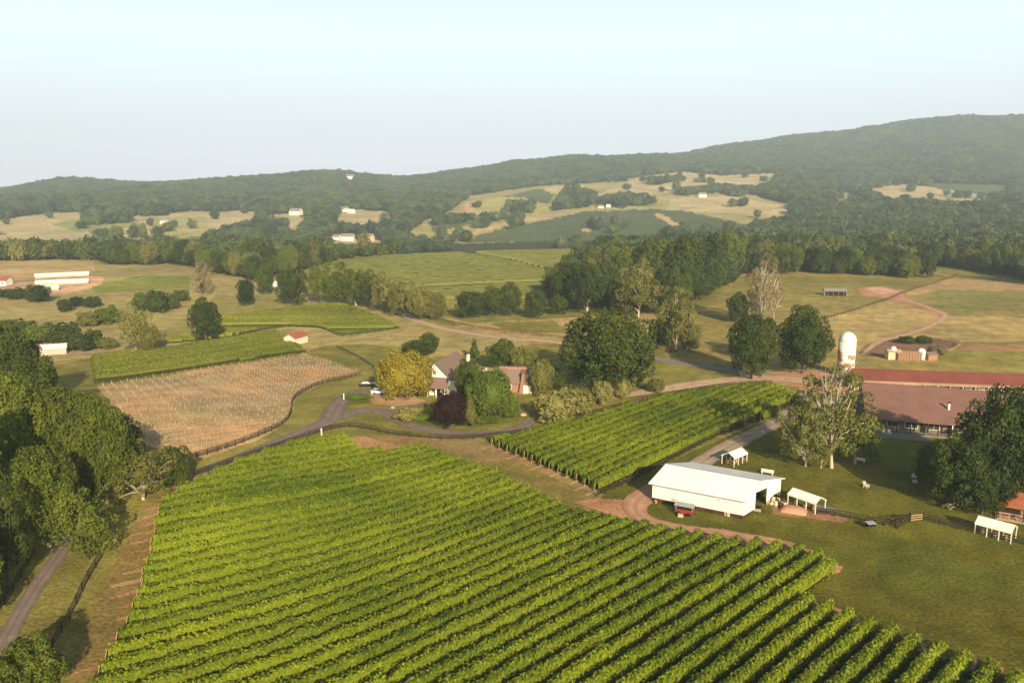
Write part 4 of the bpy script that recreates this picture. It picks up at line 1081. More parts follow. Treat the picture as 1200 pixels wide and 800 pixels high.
# --- long red roofed stable and mauve roofed hall
def on_plane(px, py, z):
    X = (px-600)/F; Y = (400-py)/F; dy = CP+Y*SP; dz = -SP+Y*CP; s = (z-H)/dz
    return Vector((X*s, dy*s, z))
def hall():
    z0 = gz1(90, 178)
    E0 = on_plane(1018, 489.5, z0+3.3); E1 = on_plane(1124, 498, z0+3.3); u = (E1-E0); u.z = 0; u.normalize(); rz = math.atan2(u.y, u.x)
    t = thing('hall', 'wide low hall with a plain mauve brown roof and shaded porch', 'hall', (E0.x, E0.y, z0), rz)
    L = 36; hr = 8.6
    Rg = on_plane(1021, 448, z0+hr); dv = Rg-E0; n = Vector((-u.y, u.x, 0)); W = dv.dot(n)
    ov = .6
    rf = MB().slab([(-ov, 0, 3.3), (L, 0, 3.3), (L, W, hr), (-ov, W, hr)], .2).slab([(-ov, W, hr), (L, W, hr), (L, W*1.75, 5.0), (-ov, W*1.75, 5.0)], .2).build('roof', M['roof_mauve'], t)
    wy = 2.8; s = (hr-3.3)/W
    MB().prism([(0, wy, -.6), (0, W*1.7, -.6), (0, W*1.7, 4.95), (0, W, hr-.3), (0, wy, 3.0+s*wy-.05)], (L-.5, 0, 0)).build('wall', M['shaded_porch_wall'], t)
    for k in range(13):
        x = .4+2.85*k; MB().box(x-.1, x+.1, .3, .5, -.3, 3.1).build('porch_post', M['white_paint'] if k in (6,) else M['dark_wood'], t)  # most posts dark, porch shade put into their colour
    MB().box(-.3, L-.4, .1, wy, -.4, .18).build('porch_deck', M['roof_grey'], t)
    for k, (x, w_) in enumerate(((5.5, 2.0), (9.5, 2.6), (14.2, 2.2), (20, 1.6), (25, 1.6), (30, 1.6))): window(t, x, wy, 1.0, w_, 1.3, 'x')
    for x in (12.0, 17.6): MB().box(x-.6, x+.6, wy-.06, wy-.004, .19, 2.3).build('door', M['dark'], t)
    c = MB(); c.box(17.2, 17.6, W*.38, W*.38+.4, 3.3+s*W*.38-.3, 3.3+s*W*.38+1.5); c.build('vent_pipe', M['white_metal'], rf)
    p = MB(); p.box(17.15, 17.65, W*.38-.05, W*.38+.45, 3.3+s*W*.38+1.5, 3.3+s*W*.38+1.8); p.build('vent_cap', M['dark'], rf)
    # terrace in front
    MB().box(1, 13, -3.6, -.2, -.5, .06).build('terrace', M['roof_grey'], t)
    bpos = Vector((E0.x, E0.y, z0))
    q = local(bpos, rz, 3.7, -.9); q.z = z0+.06; 
    for j, dx in enumerate((0, 1.1)):
        q = local(bpos, rz, 3.4+dx, -.9); q.z = z0+.065
        ch = thing('lawn_chair', 'white chair on the terrace of the mauve roofed hall, the %s one' % ['left', 'right'][j], 'chair', q, rz+.3)
        MB().box(-.35, .35, -.35, .3, .4, .46).build('seat', M['white_paint'], ch); MB().box(-.35, .35, .26, .32, .46, 1.15).build('backrest', M['white_paint'], ch)
        for x in (-.3, .3):
            for y in (-.3, .25): MB().box(x-.04, x+.04, y-.04, y+.04, 0, .4).build('leg', M['white_paint'], ch)
    q = local(bpos, rz, 19.6, -1.2); um = thing('garden_parasol', 'closed orange parasol beside the hall porch above the trees', 'parasol', q, rz)
    MB().lathe([(.04, 0), (.04, 3.6)], n=8).build('pole', M['wood'], um); MB().lathe([(.05, 3.3), (.75, 2.7), (.72, 2.65), (.05, 3.1)], n=10).build('cover', M['terracotta'], um)
    # stable
    T0 = on_plane(996, 431, z0+5.4); T1 = on_plane(1200, 438, z0+5.4); B0 = on_plane(1000, 444.5, z0+3.2)
    u = T1-T0; u.z = 0; u.normalize(); n = Vector((-u.y, u.x, 0)); Ws = (T0-B0).dot(n); rz = math.atan2(u.y, u.x)
    o = T0-n*Ws; t = thing('stable', 'long low stable with a faded red metal roof behind the hall', 'stable', (o.x, o.y, z0), rz)
    L = 56
    MB().slab([(0, 0, 3.2), (L, 0, 3.2), (L, Ws, 5.4), (0, Ws, 5.4)], .15).slab([(0, Ws, 5.4), (L, Ws, 5.4), (L, Ws*2, 3.2), (0, Ws*2, 3.2)], .15).build('roof', M['red_roof'], t)
    MB().prism([(.5, .6, -.6), (.5, Ws*2-.6, -.6), (.5, Ws*2-.6, 3.2), (.5, Ws, 5.1), (.5, .6, 3.2)], (L-1, 0, 0)).build('wall', M['cream'], t)
    for k in range(16):
        x = 2+3.3*k; MB().box(x-.7, x+.7, .53, .597, 1.5, 2.9).build('window', M['glass'], t)
    # pale lean-to under the eave
    MB().slab([(-1, -1.6, 2.7), (L*.8, -1.6, 2.7), (L*.8, .3, 3.0), (-1, .3, 3.0)], .08).build('lean_to_roof', M['clay_pale'], t)
    for k in range(14): MB().box(-.9+3.2*k-.07, -.9+3.2*k+.07, -1.5, -1.36, -.5, 2.65).build('lean_to_post', M['white_paint'], t)
hall()
# --- silo
def silo():
    b = at(990, 440); m = mpp(b); h = (440-389)*m*1.02; r_ = 9.6*m
    t = thing('silo', 'tall white domed silo with peeling rusty patches', 'silo', b)
    MB().lathe([(r_, -.5), (r_, h*.80)], n=32).build('cylinder', M['silo'], t, smooth=True)
    MB().lathe([(r_+.02, h*.80)]+[(r_*math.cos(a)+.02, h*.80+h*.20*math.sin(a)) for a in np.linspace(.05, 1.5, 9)], n=32).build('dome', M['white_metal'], t, smooth=True)
    hb = MB()
    for z in np.arange(.8, h*.8, 1.1): hb.lathe([(r_+.005, z), (r_+.04, z+.03), (r_+.005, z+.07)], n=32)
    hb.build('hoops', M['stone_wall'], t)
    lb = MB(); lb.box(-.25, -.2, -r_-.3, -r_-.22, .5, h*.8).box(.2, .25, -r_-.3, -r_-.22, .5, h*.8)
    for z in np.arange(.8, h*.78, .5): lb.box(-.2, .2, -r_-.29, -r_-.24, z, z+.04)
    lb.build('ladder', M['grey_metal'], t)
silo()
# --- house
def house():
    c = at(507, 463); z0 = c.z; m = mpp(c)
    t = thing('farmhouse', 'white and brick farmhouse with brown roofs half hidden by garden trees', 'house', c, R(-16))
    # main block: gable end towards the camera, ridge going back
    W, L, hw, hr = 6.4, 13.5, 5.2, 8.6
    def block(x0, y0, W, L, hw, hr, wall, roof, ridge, over=.4):
        mb = MB()
        if ridge == 'y': mb.prism([(x0, y0, -.6), (x0+W, y0, -.6), (x0+W, y0, hw), (x0+W/2, y0, hr), (x0, y0, hw)], (0, L, 0))
        else: mb.prism([(x0, y0, -.6), (x0, y0+L, -.6), (x0, y0+L, hw), (x0, y0+L/2, hr), (x0, y0, hw)], (W, 0, 0))
        mb.build('wall', M[wall], t); rb = MB()
        if ridge == 'y':
            s = (hr-hw)/(W/2)
            for sg in (-1, 1): rb.slab([(x0+W/2, y0-over, hr+.2), (x0+W/2, y0+L+over, hr+.2), (x0+W/2+sg*(W/2+over), y0+L+over, hr+.2-s*(W/2+over)), (x0+W/2+sg*(W/2+over), y0-over, hr+.2-s*(W/2+over))], .16)
        else:
            s = (hr-hw)/(L/2)
            for sg in (-1, 1): rb.slab([(x0-over, y0+L/2, hr+.2), (x0+W+over, y0+L/2, hr+.2), (x0+W+over, y0+L/2+sg*(L/2+over), hr+.2-s*(L/2+over)), (x0-over, y0+L/2+sg*(L/2+over), hr+.2-s*(L/2+over))], .16)
        return rb.build('roof', M[roof], t)
    L = 17.0; hr = 9.0; rx = .7
    MB().prism([(-1, 0, -.6), (W-1, 0, -.6), (W-1, 0, 4.6), (rx, 0, hr), (-1, 0, 6.9)], (0, L, 0)).build('wall', M['white_paint'], t)
    sr = (hr-4.6)/(W-1-rx); sl_ = (hr-6.9)/(rx+1)
    r0 = MB().slab([(rx, -.4, hr+.2), (W-.6, -.4, hr+.2-sr*(W-.6-rx)), (W-.6, L+.4, hr+.2-sr*(W-.6-rx)), (rx, L+.4, hr+.2)], .16).slab([(rx, -.4, hr+.2), (-1.3, -.4, hr+.2-sl_*(rx+1.3)), (-1.3, L+.4, hr+.2-sl_*(rx+1.3)), (rx, L+.4, hr+.2)], .16).build('roof', M['roof_brown'], t)
    MB().box(W-1.6, W-.9, L-2.2, L-1.4, hr-4.2, hr-.3).build('chimney', M['white_paint'], r0)
    block(-4.6, 6.0, 3.55, 6.5, 3.4, 5.6, 'white_paint', 'white_metal', 'x', .3)
    # porch
    MB().slab([(-.3, -2.5, 2.7), (5.2, -2.5, 2.7), (5.2, -.05, 5.2), (-.3, -.05, 5.2)], .12).build('porch_roof', M['roof_brown'], t)
    for x in (-.6, 1.9, 4.4): MB().box(x-.1, x+.1, -2.15, -1.95, -.3, 2.6).build('column', M['white_paint'], t)
    MB().box(1.2, 2.2, -.06, -.003, 0, 2.2).build('door', M['dark'], t)
    window(t, .7, 0, 5.9, .8, 1.1, 'x')
    window(t, .2, 0, .9, .9, 1.3, 'x'); window(t, 3.6, 0, .9, .9, 1.3, 'x')
    for y in (2, 5, 8.5): window(t, -1.0, y, 3.6, .9, 1.2, 'y', side=-1)
    # link and rear wings
    block(5.6, 7.5, 12.0, 6.0, 3.4, 6.2, 'white_paint', 'roof_brown', 'x')
    # white dormers showing above the trees
    for x in (11.4, 13.2):
        mb = MB().prism([(x, 7.9, 3.9), (x+1.5, 7.9, 3.9), (x+1.5, 7.9, 5.4), (x+.75, 7.9, 6.3), (x, 7.9, 5.4)], (0, 2.4, 0)); d = mb.build('dormer', M['white_paint'], t); window(d, x+.75, 7.9, 4.3, .6, .8, 'x')
    return t, c
hs, hc = house()
def garage():
    c = at(617, 461); t = thing('garage', 'brick garage with a steep brown roof, white door and upper window', 'garage', c, R(-7)); 
    L, W, hw, hr = 10.5, 7.5, 2.6, 6.8
    MB().prism([(-8.2, 1.2, -.5), (-8.2, W, -.5), (-8.2, W, hw), (-8.2, W*.62, hr-.2), (-8.2, W*.40, hr-.2), (-8.2, 1.2, hw)], (L, 0, 0)).build('wall', M['brick'], t)
    MB().slab([(-8.5, .8, hw-.1), (2.6, .8, hw-.1), (2.6, W*.42, hr), (-8.5, W*.42, hr)], .15).slab([(-8.5, W*.42, hr), (2.6, W*.42, hr), (2.6, W+.4, hw), (-8.5, W+.4, hw)], .15).build('roof', M['roof_brown'], t)
    MB().prism([(-2.2, 0, -.5), (2.4, 0, -.5), (2.4, 0, 4.9), (1.9, 0, 5.5), (-1.3, 0, 5.5)], (0, 3.2, 0)).build('front_wall', M['brick'], t)
    MB().slab([(-1.5, -.25, 5.62), (2.1, -.25, 5.62), (2.1, 3.6, 6.4), (-1.5, 3.6, 6.4)], .12).build('dormer_roof', M['roof_brown'], t)
    MB().box(-.9, 1.3, -.06, -.003, 0, 2.3).build('door', M['white_paint'], t)
    MB().box(-.8, 1.2, -.05, -.003, 2.5, 5.0).build('recess', M['roof_brown'], t)
    window(t, .2, -.05, 3.2, 1.1, 1.3, 'x', fr='brick')
    window(t, -5.2, 1.2, .9, 1.6, 1.1, 'x')
garage()
def car(px, py, label, m, rz):
    t = thing('parked_car', label, 'car', at(px, py), rz, 'cars parked by the house')
    L, W = 4.4, 1.8
    MB().prism([(-L/2, -W/2, .35), (L/2, -W/2, .35), (L/2, -W/2, .8), (L*.28, -W/2, .95), (-L*.45, -W/2, 1.0), (-L/2, -W/2, .85)], (0, W, 0)).build('body', M[m], t)
    MB().prism([(-L*.38, -W/2+.08, .96), (L*.22, -W/2+.08, .93), (L*.06, -W/2+.22, 1.42), (-L*.30, -W/2+.22, 1.45)], (0, W-.3, 0)).build('window', M['glass'], t)
    MB().box(-L*.29, L*.05, -W/2+.2, W/2-.2, 1.452, 1.50).build('roof', M[m], t)
    for x in (-L*.3, L*.3):
        for y in (-W/2, W/2): MB().lathe([(.1, y-.1), (.33, y-.1), (.33, y+.1), (.1, y+.1)], (x, .33), 14, 'y').build('wheel', M['tyre'], t)
    for y in (-.6, .6): MB().box(L/2, L/2+.04, y-.15, y+.15, .6, .75).build('headlight', M['white_metal'], t)
car(444, 461, 'white parked car beside the yellow leaved tree', 'car_white', .3)
car(430, 452.5, 'black parked car left of the white one, under the tree shade', 'car_black', .2)
car(460, 459, 'pale parked car almost hidden behind the yellow tree', 'car_white', .9)
# --- small shed
def shed():
    a = at(340, 401); b = at(350, 405); 
    gable('small shed with a dull red roof and cream end wall between vine strips', 'shed', 'shed', (at(347, 402)).to_tuple(), R(68), 7.5, 5.0, 2.6, 3.9, 'cream', 'roof_red_old', .35, 'x')
shed()
# black cabin in the pasture
def cabin():
    a = at(978, 346); t = gable('low dark cabin with a white end standing in the open pasture', 'cabin', 'cabin', a.to_tuple(), R(-8), 11, 4.4, 2.5, 3.6, 'white_paint', 'roof_grey', .3, 'x')
    MB().box(-5.4, 5.4, -2.26, -2.21, 0, 2.3).build('dark_front', M['dark'], t)
    for x in (-4, -1.3, 1.3, 4): MB().box(x-.08, x+.08, -2.34, -2.27, 0, 2.4).build('post', M['wood'], t)
cabin()
# farm yard behind the stable
def yard():
    t = gable('small cream shed with a white domed tank on top, in the farm yard', 'shed', 'shed', at(1046, 420).to_tuple(), R(-5), 4.2, 3.6, 2.5, 3.0, 'tan_wall', 'clay_pale', .2)
    MB().lathe([(1.0, 2.9)]+[(1.0*math.cos(a), 2.9+1.3*math.sin(a)) for a in np.linspace(.1, 1.5, 7)], n=18).build('domed_tank', M['white_metal'], t, smooth=True)
    t = gable('low reddish wooden pen shed in the farm yard behind the stable', 'shed', 'shed', at(1063, 421).to_tuple(), R(-4), 7.6, 3.6, 2.2, 2.7, 'brick', 'wood', .2)
    sb = MB()
    for k in range(9): sb.box(-3.7+.9*k, -3.6+.9*k, -1.88, -1.81, 0, 2.1)
    sb.build('slats', M['dark_wood'], t)
    b = at(1079, 421); t = thing('storage_tank', 'round white tank at the right end of the farm yard pens', 'tank', b)
    MB().lathe([(1.3, 0), (1.3, 2.6)]+[(1.3*math.cos(a), 2.6+1.2*math.sin(a)) for a in np.linspace(.1, 1.5, 7)], n=20).build('shell', M['white_metal'], t, smooth=True)
    MB().lathe([(1.34, .1), (1.34, .2)], n=20).build('base_ring', M['stone_wall'], t)
    t = gable('tiny brown hut beside the white tank in the farm yard', 'hut', 'hut', at(1090, 421).to_tuple(), R(10), 3.4, 2.6, 1.8, 2.4, 'brick', 'roof_brown', .2)
    fence('low dark pen fence curving round the farm yard', [(1012,416),(1025,404),(1050,399),(1080,397),(1110,399),(1125,405),(1105,416)], 3, 1.1, 'wood', 2)
yard()
# white greenhouses
for k, (x0, y0, x1, y1, lab) in enumerate(((41, 326, 104, 322.5, 'far long white roofed greenhouse on the clay patch'), (42, 334, 104, 331, 'near long white roofed greenhouse on the clay patch'), (53, 340, 69, 339, 'short white greenhouse standing before the two long ones'))):
    a = at(x0, y0); b = at(x1, y1); v = b-a; c = (a+b)/2; c.z = gz1(c.x, c.y)
    t = gable(lab, 'greenhouse', 'greenhouse', c.to_tuple(), face(a, b), Vector((v.x, v.y)).length, 6.0, 1.2, 2.5, 'stone_wall', 'white_canvas', .2)
    L = Vector((v.x, v.y)).length; mb = MB()
    for j in range(int(L/3)): x = -L/2+3*j+1.5; mb.box(x-.6, x+.6, -3.05, -3.01, .3, 1.0)
    mb.build('side_openings', M['grey_metal'], t)
a = at(49, 415); b = at(79, 413)
gable('low building with a bright silver roof beside the stone yard', 'shed', 'shed', ((a+b)/2).to_tuple(), face(a, b), (b-a).length, 5, 2.2, 3.2, 'stone_wall', 'white_metal', .3)
gable('grey roofed house at the far left edge by the clay road', 'house', 'house', at(2, 334).to_tuple(), 0, 9, 7, 3, 5, 'white_paint', 'roof_red_old', .4, wins=3)
# distant houses
far = [(283, 246, 10, 'white house with tall walls on the tan hill crest at left', 12, 'far'), (347, 252, 14, 'wide white house at the wood edge of the small tan field', 0, ''),
       (193, 262, 9, 'white cottage on the dry slope right of the dark tree clump', 0, ''), (153, 270, 5, 'small white shed left of the dark tree clump', 0, ''), (164, 271, 7, 'low white barn under the dark tree clump', 0, ''),
       (403, 248, 10, 'white farmhouse at the top of the tan field left of centre', 0, ''), (412, 250, 8, 'low white barn beside the farmhouse of the tan field', 0, ''),
       (410, 210, 10, 'lone white house high on the wooded ridge', 0, ''), (395, 281, 10, 'white house in the dark wood above the green hill', 0, ''), (408, 282, 14, 'long pale grey roofed building among trees above the green hill', 0, ''),
       (431, 282, 14, 'long cream building right of the pale grey roofed one', 0, ''), (364, 283, 5, 'tiny white shed hidden in the wood above the green hill', 0, ''),
       (823, 231, 9, 'white farmhouse on the far tan slope', 0, ''), (873, 225, 9, 'white house at the wood edge above the far tan slope', 0, ''),
       (704, 244, 6, 'small white house among the trees of the far vineyard', 0, ''), (713, 243, 5, 'tiny white barn right of the small house among the far vineyard trees', 0, ''), (323, 335, 5, 'small white hut between trees left of the green hill', 0, '')]
for (x, y, wpx, lab, k, _) in far:
    v = at(x, y); m = mpp(v); L = wpx*m
    gable(lab, 'house', 'house', v.to_tuple(), R(random.uniform(-25, 25)), L, max(5, L*.55), L*.28+1.0, L*.5+1.4, 'white_paint' if 'cream' not in lab else 'tan_wall', 'white_metal' if 'barn' in lab or 'shed' in lab or 'hut' in lab else 'roof_grey', .3, wins=3 if L > 8 else 0)
v = at(1010, 309); gable('white house glimpsed between the trees beyond the pasture', 'house', 'house', v.to_tuple(), .2, 13, 8, 4, 6.5, 'white_paint', 'roof_brown', .4, wins=4, chimney=True)
v = at(998, 311); gable('low white outbuilding left of the house beyond the pasture', 'outbuilding', 'outbuilding', v.to_tuple(), .1, 9, 6, 2.6, 4, 'white_paint', 'roof_red_old', .3)
# small posts
def post(px, py, label, m='white_paint', h=1.5):
    t = thing('marker_post', label, 'post', at(px, py)); MB().box(-.12, .12, -.12, .12, -.1, h).build('shaft', M[m], t); MB().box(-.16, .16, -.16, .16, h, h+.08).build('cap', M[m], t)
post(377, 510, 'white post by the driveway fence above the front vineyard')
post(403, 468, 'white post on the grass oval by the driveway fork')
def rock(px, py, s, label):
    v = at(px, py); t = thing('rock', label, 'rock', v, random.random()*6); bm = bmesh.new(); bmesh.ops.create_icosphere(bm, subdivisions=2, radius=s)
    for q in bm.verts: q.co *= 1+random.uniform(-.15, .15); q.co.z *= .6
    me = bpy.data.meshes.new('stone'); bm.to_mesh(me); bm.free(); link('stone', me, M['stone_wall'], t)
rock(460, 478, .7, 'pale garden rock on the inner edge of the drive loop'); rock(613, 486, .9, 'pale rock under the olive shrubs at the drive end')
def vehicle_cluster():
    t = thing('farm_trailer', 'small reddish flatbed trailer under the sycamore by the main road', 'trailer', at(788, 412), .1)
    MB().box(-2, 2, -.9, .9, .6, .75).build('bed', M['red_paint'], t)
    for x in (-1, 1):
        for y in (-.95, .95): MB().lathe([(.05, y-.08), (.38, y-.08), (.38, y+.08), (.05, y+.08)], (x, .38), 12, 'y').build('wheel', M['tyre'], t)
vehicle_cluster()
# ------------------------------------------------------------------ trees told apart
T = [
 # left wood
 (103,656,570,80,'bushy','leaf_mid','light green round tree in front of the left wood, nearest the drive',{}),
 (168,585,519,88,'bushy','leaf_olive','spreading tree with a bare pale forked trunk at the edge of the left wood',{'bark':'bark_pale'}),
 (206,574,522,40,'round','leaf_dark','dark compact tree at the right tip of the left wood beside the driveway',{}),
 (125,588,470,76,'big','leaf_mid','tall tree with a pale trunk in the middle of the left wood',{'bark':'bark_pale'}),
 (58,640,520,78,'big','leaf_mid','tall spreading tree above the left drive with pale limbs',{'bark':'bark_pale'}),
 (78,552,452,72,'big','leaf_mid','big rounded tree in the upper part of the left wood',{}),
 (18,565,442,82,'big','leaf_mid','big tree at the left edge below the silver roofed shed',{}),
 (12,482,378,66,'big','leaf_dark','dark tall tree at the left edge, topmost of the left wood',{}),
 (45,505,418,64,'round','leaf_dark','dark tree of the left wood just below the silver roof',{}),
 (8,690,562,76,'bushy','leaf_dark','large tree at the left edge above the start of the left drive',{}),
 (148,562,480,54,'bushy','leaf_dark','tree at the right shoulder of the left wood shading the bare field',{}),
 (100,535,462,50,'oval','leaf_mid','narrow tree rising behind the middle of the left wood',{}),
 (-40,640,470,110,'big','leaf_dark','huge tree leaning in from outside the left edge',{}),
 (-45,740,600,100,'big','leaf_mid','tree just outside the lower left corner',{}),
 (14,526,490,34,'sparse','leaf_dry','brownish half dead tree in a gap of the left wood',{}),
 (60,598,548,54,'round','leaf_dark','dark low tree in the shaded gap of the left wood',{}),
 (36,826,742,76,'round','leaf_mid','bushy tree at the bottom left corner beside the left drive',{}),
 (8,850,770,60,'round','leaf_mid','lower bush joined to the tree in the bottom left corner',{}),
 (30,470,400,50,'round','leaf_dark','dark tree behind the silver roofed shed at left',{}),
 (62,520,468,40,'oval','leaf_dark','dark slim tree between the silver shed and the left wood',{}),
 # free standing left
 (242,402,352,38,'stemmed','leaf_dark','lone dark round tree with a short bare trunk above the vine strip',{}),
 (160,412,356,42,'loose','leaf_olive','pale olive loose tree left of the lone dark tree',{'bark':'bark_pale'}),
 (176,413,382,26,'round','leaf_olive','lower olive tree leaning against the pale loose tree',{}),
 (343,358,315,37,'round','leaf_dark','dark dome shaped tree left of the roadside tree row',{}),
 (289,359,328,21,'oval','leaf_dark','small dark upright tree left of the dome shaped one',{}),
 (311,345,312,22,'round','leaf_mid','mid green tree just left of the dome shaped tree',{}),
 (237,345,306,30,'sparse','leaf_dry','pinkish brown thin tree at the end of the bush line',{}),
 (375,356,308,30,'loose','leaf_mid','loose tree at the left end of the roadside tree row',{}),
 (398,358,306,40,'loose','leaf_mid','tall loose leaved tree second from the left in the roadside row',{}),
 (417,358,318,34,'round','leaf_mid','tree with a visible pale trunk in the roadside row',{'bark':'bark_pale'}),
 (434,361,314,34,'loose','leaf_dark','tree with brownish upper twigs in the roadside row',{}),
 (452,366,322,38,'loose','leaf_olive','olive tree just right of the brownish one in the roadside row',{}),
 (472,372,329,42,'loose','leaf_olive','broad olive tree where the pale farm road begins',{}),
 (492,375,336,32,'round','leaf_olive','olive tree right of the bend in the farm road',{}),
 (510,374,344,30,'round','leaf_olive','rounded olive tree at the right end of the roadside row',{}),
 (551,373,341,36,'round','leaf_dark','first round tree of the row below the green hill',{}),
 (577,371,336,28,'round','leaf_dark','second round tree of the row below the green hill',{}),
 (599,371,334,26,'oval','leaf_dark','taller dark oval tree, third in the row below the green hill',{}),
 (628,373,340,29,'round','leaf_dark','fourth round tree of the row below the green hill',{}),
 (655,369,347,23,'round','leaf_mid','smallest round tree at the right end of that row',{}),
 # central wood
 (664,362,309,44,'round','leaf_dark','dark tree at the left end of the central wood',{}),
 (688,368,312,48,'stemmed','leaf_dark','tall dark tree with an exposed trunk in the central wood',{'bark':'bark_pale'}),
 (724,367,334,22,'oval','leaf_mid','slim small tree standing before the central wood',{}),
 (748,372,308,52,'loose','leaf_olive','pale olive wide tree in the central wood',{'bark':'bark_pale'}),
 (712,355,298,50,'round','leaf_dark','dark tree in the shadowed heart of the central wood',{}),
 (778,368,318,50,'round','leaf_dark','dark tree behind the tall sycamore by the road',{}),
 (735,340,290,46,'round','leaf_mid','tree in the second line of the central wood',{}),
 (765,343,284,46,'oval','leaf_mid','tall tree above the olive one in the central wood',{}),
 (800,345,278,46,'oval','leaf_dark','tall dark tree of the central wood near its right part',{}),
 (830,338,280,44,'oval','leaf_dark','dark tree at the pasture corner of the central wood',{}),
 (852,326,272,40,'round','leaf_mid','mid green tree at the far right end of the central wood',{}),
 (698,330,302,36,'round','leaf_dry','brownish topped tree at the rim of the green hill',{}),
 (792,412,332,54,'loose','leaf_olive','tall olive sycamore with a white trunk beside the main road',{'bark':'bark_pale'}),
 (775,408,372,30,'shrub','leaf_dark','dark low bushy tree at the foot of the roadside sycamore',{}),
 (808,412,380,28,'round','leaf_olive','small olive tree right of the roadside sycamore',{}),
 (893,382,308,48,'sparse','leaf_dry','half dead pinkish sycamore with white trunks behind the two dark trees',{'bark':'bark_pale'}),
 (906,380,325,26,'deadwood','leaf_dry','bare white stemmed tree beside the half dead sycamore',{'bark':'bark_pale'}),
 (864,378,344,28,'round','leaf_dark','small dark tree left of the half dead sycamore',{}),
 (712,458,366,120,'big','leaf_dark','huge dark green oak dominating the middle of the scene',{}),
 (880,444,369,62,'big','leaf_dark','dark round tree, left one of the pair near the silo',{}),
 (940,437,364,66,'big','leaf_dark','dark round tree, right one of the pair near the silo',{}),
 # garden
 (475,466,412,66,'willow','leaf_yellow','round golden yellow tree beside the farmhouse',{}),
 (488,418,399,34,'round','leaf_dark','dark low tree behind the yellow one, left of two',{}),
 (503,416,390,28,'round','leaf_dark','dark round tree behind the farmhouse, right of two',{}),
 (556,421,399,13,'cone','leaf_mid','small upright conifer behind the farmhouse roof',{}),
 (590,436,399,42,'round','leaf_dark','dark rounded tree behind the house wing',{}),
 (613,440,406,34,'round','leaf_olive','olive brown tree behind the garage',{}),
 (634,464,424,30,'oval','leaf_olive','tall olive shrub tree right of the garage',{}),
 (547,474,421,32,'round','leaf_dark','deep green tree in front of the farmhouse wall',{}),
 (573,490,431,54,'willow','leaf_bright','bright green dome shaped tree in the middle of the drive loop',{}),
 (527,500,459,41,'willow','leaf_burgundy','dark burgundy tree inside the drive loop',{}),
 (551,499,467,20,'cone','leaf_olive','slim light green tree between the burgundy and bright green trees',{}),
 (598,490,462,26,'round','leaf_bright','small green tree at the right side of the bright dome',{}),
 # big sycamore and right group
 (974,548,430,96,'sparse','leaf_olive','large ragged sycamore with bare white limbs on the lawn',{'bark':'bark_pale'}),
 (944,546,476,72,'bushy','leaf_olive','lower olive tree at the left foot of the ragged sycamore',{'bark':'bark_pale'}),
 (1002,543,470,64,'bushy','leaf_mid','leafy tree at the right foot of the ragged sycamore',{'bark':'bark_pale'}),
 (962,548,436,34,'deadwood','leaf_dry','dead bleached branches standing in the ragged sycamore',{'bark':'bark_pale'}),
 (935,500,456,30,'loose','leaf_dark','dark thin tree behind the ragged sycamore, by the road',{}),
 (1165,592,462,98,'big','leaf_dark','large dark tree at the right, hiding the end of the hall',{}),
 (1122,594,508,88,'big','leaf_dark','dark bushy tree in front of the hall porch',{}),
 (1205,575,452,90,'big','leaf_dark','big tree cut by the right edge above the pavilion',{}),
 (1150,602,545,60,'round','leaf_dark','low dark tree beside the pavilion roof',{}),
 (1090,570,520,38,'round','leaf_dark','small tree at the left end of the right tree group',{}),
]
for (bx, by, ty, wp, kind, leaf, lab, kw) in T:
    nm = {'cone': 'conifer', 'sparse': 'sycamore_tree', 'deadwood': 'dead_tree'}.get(kind, 'tree')
    ptree(bx, by, ty, wp, kind, leaf, lab, name=nm, **kw)
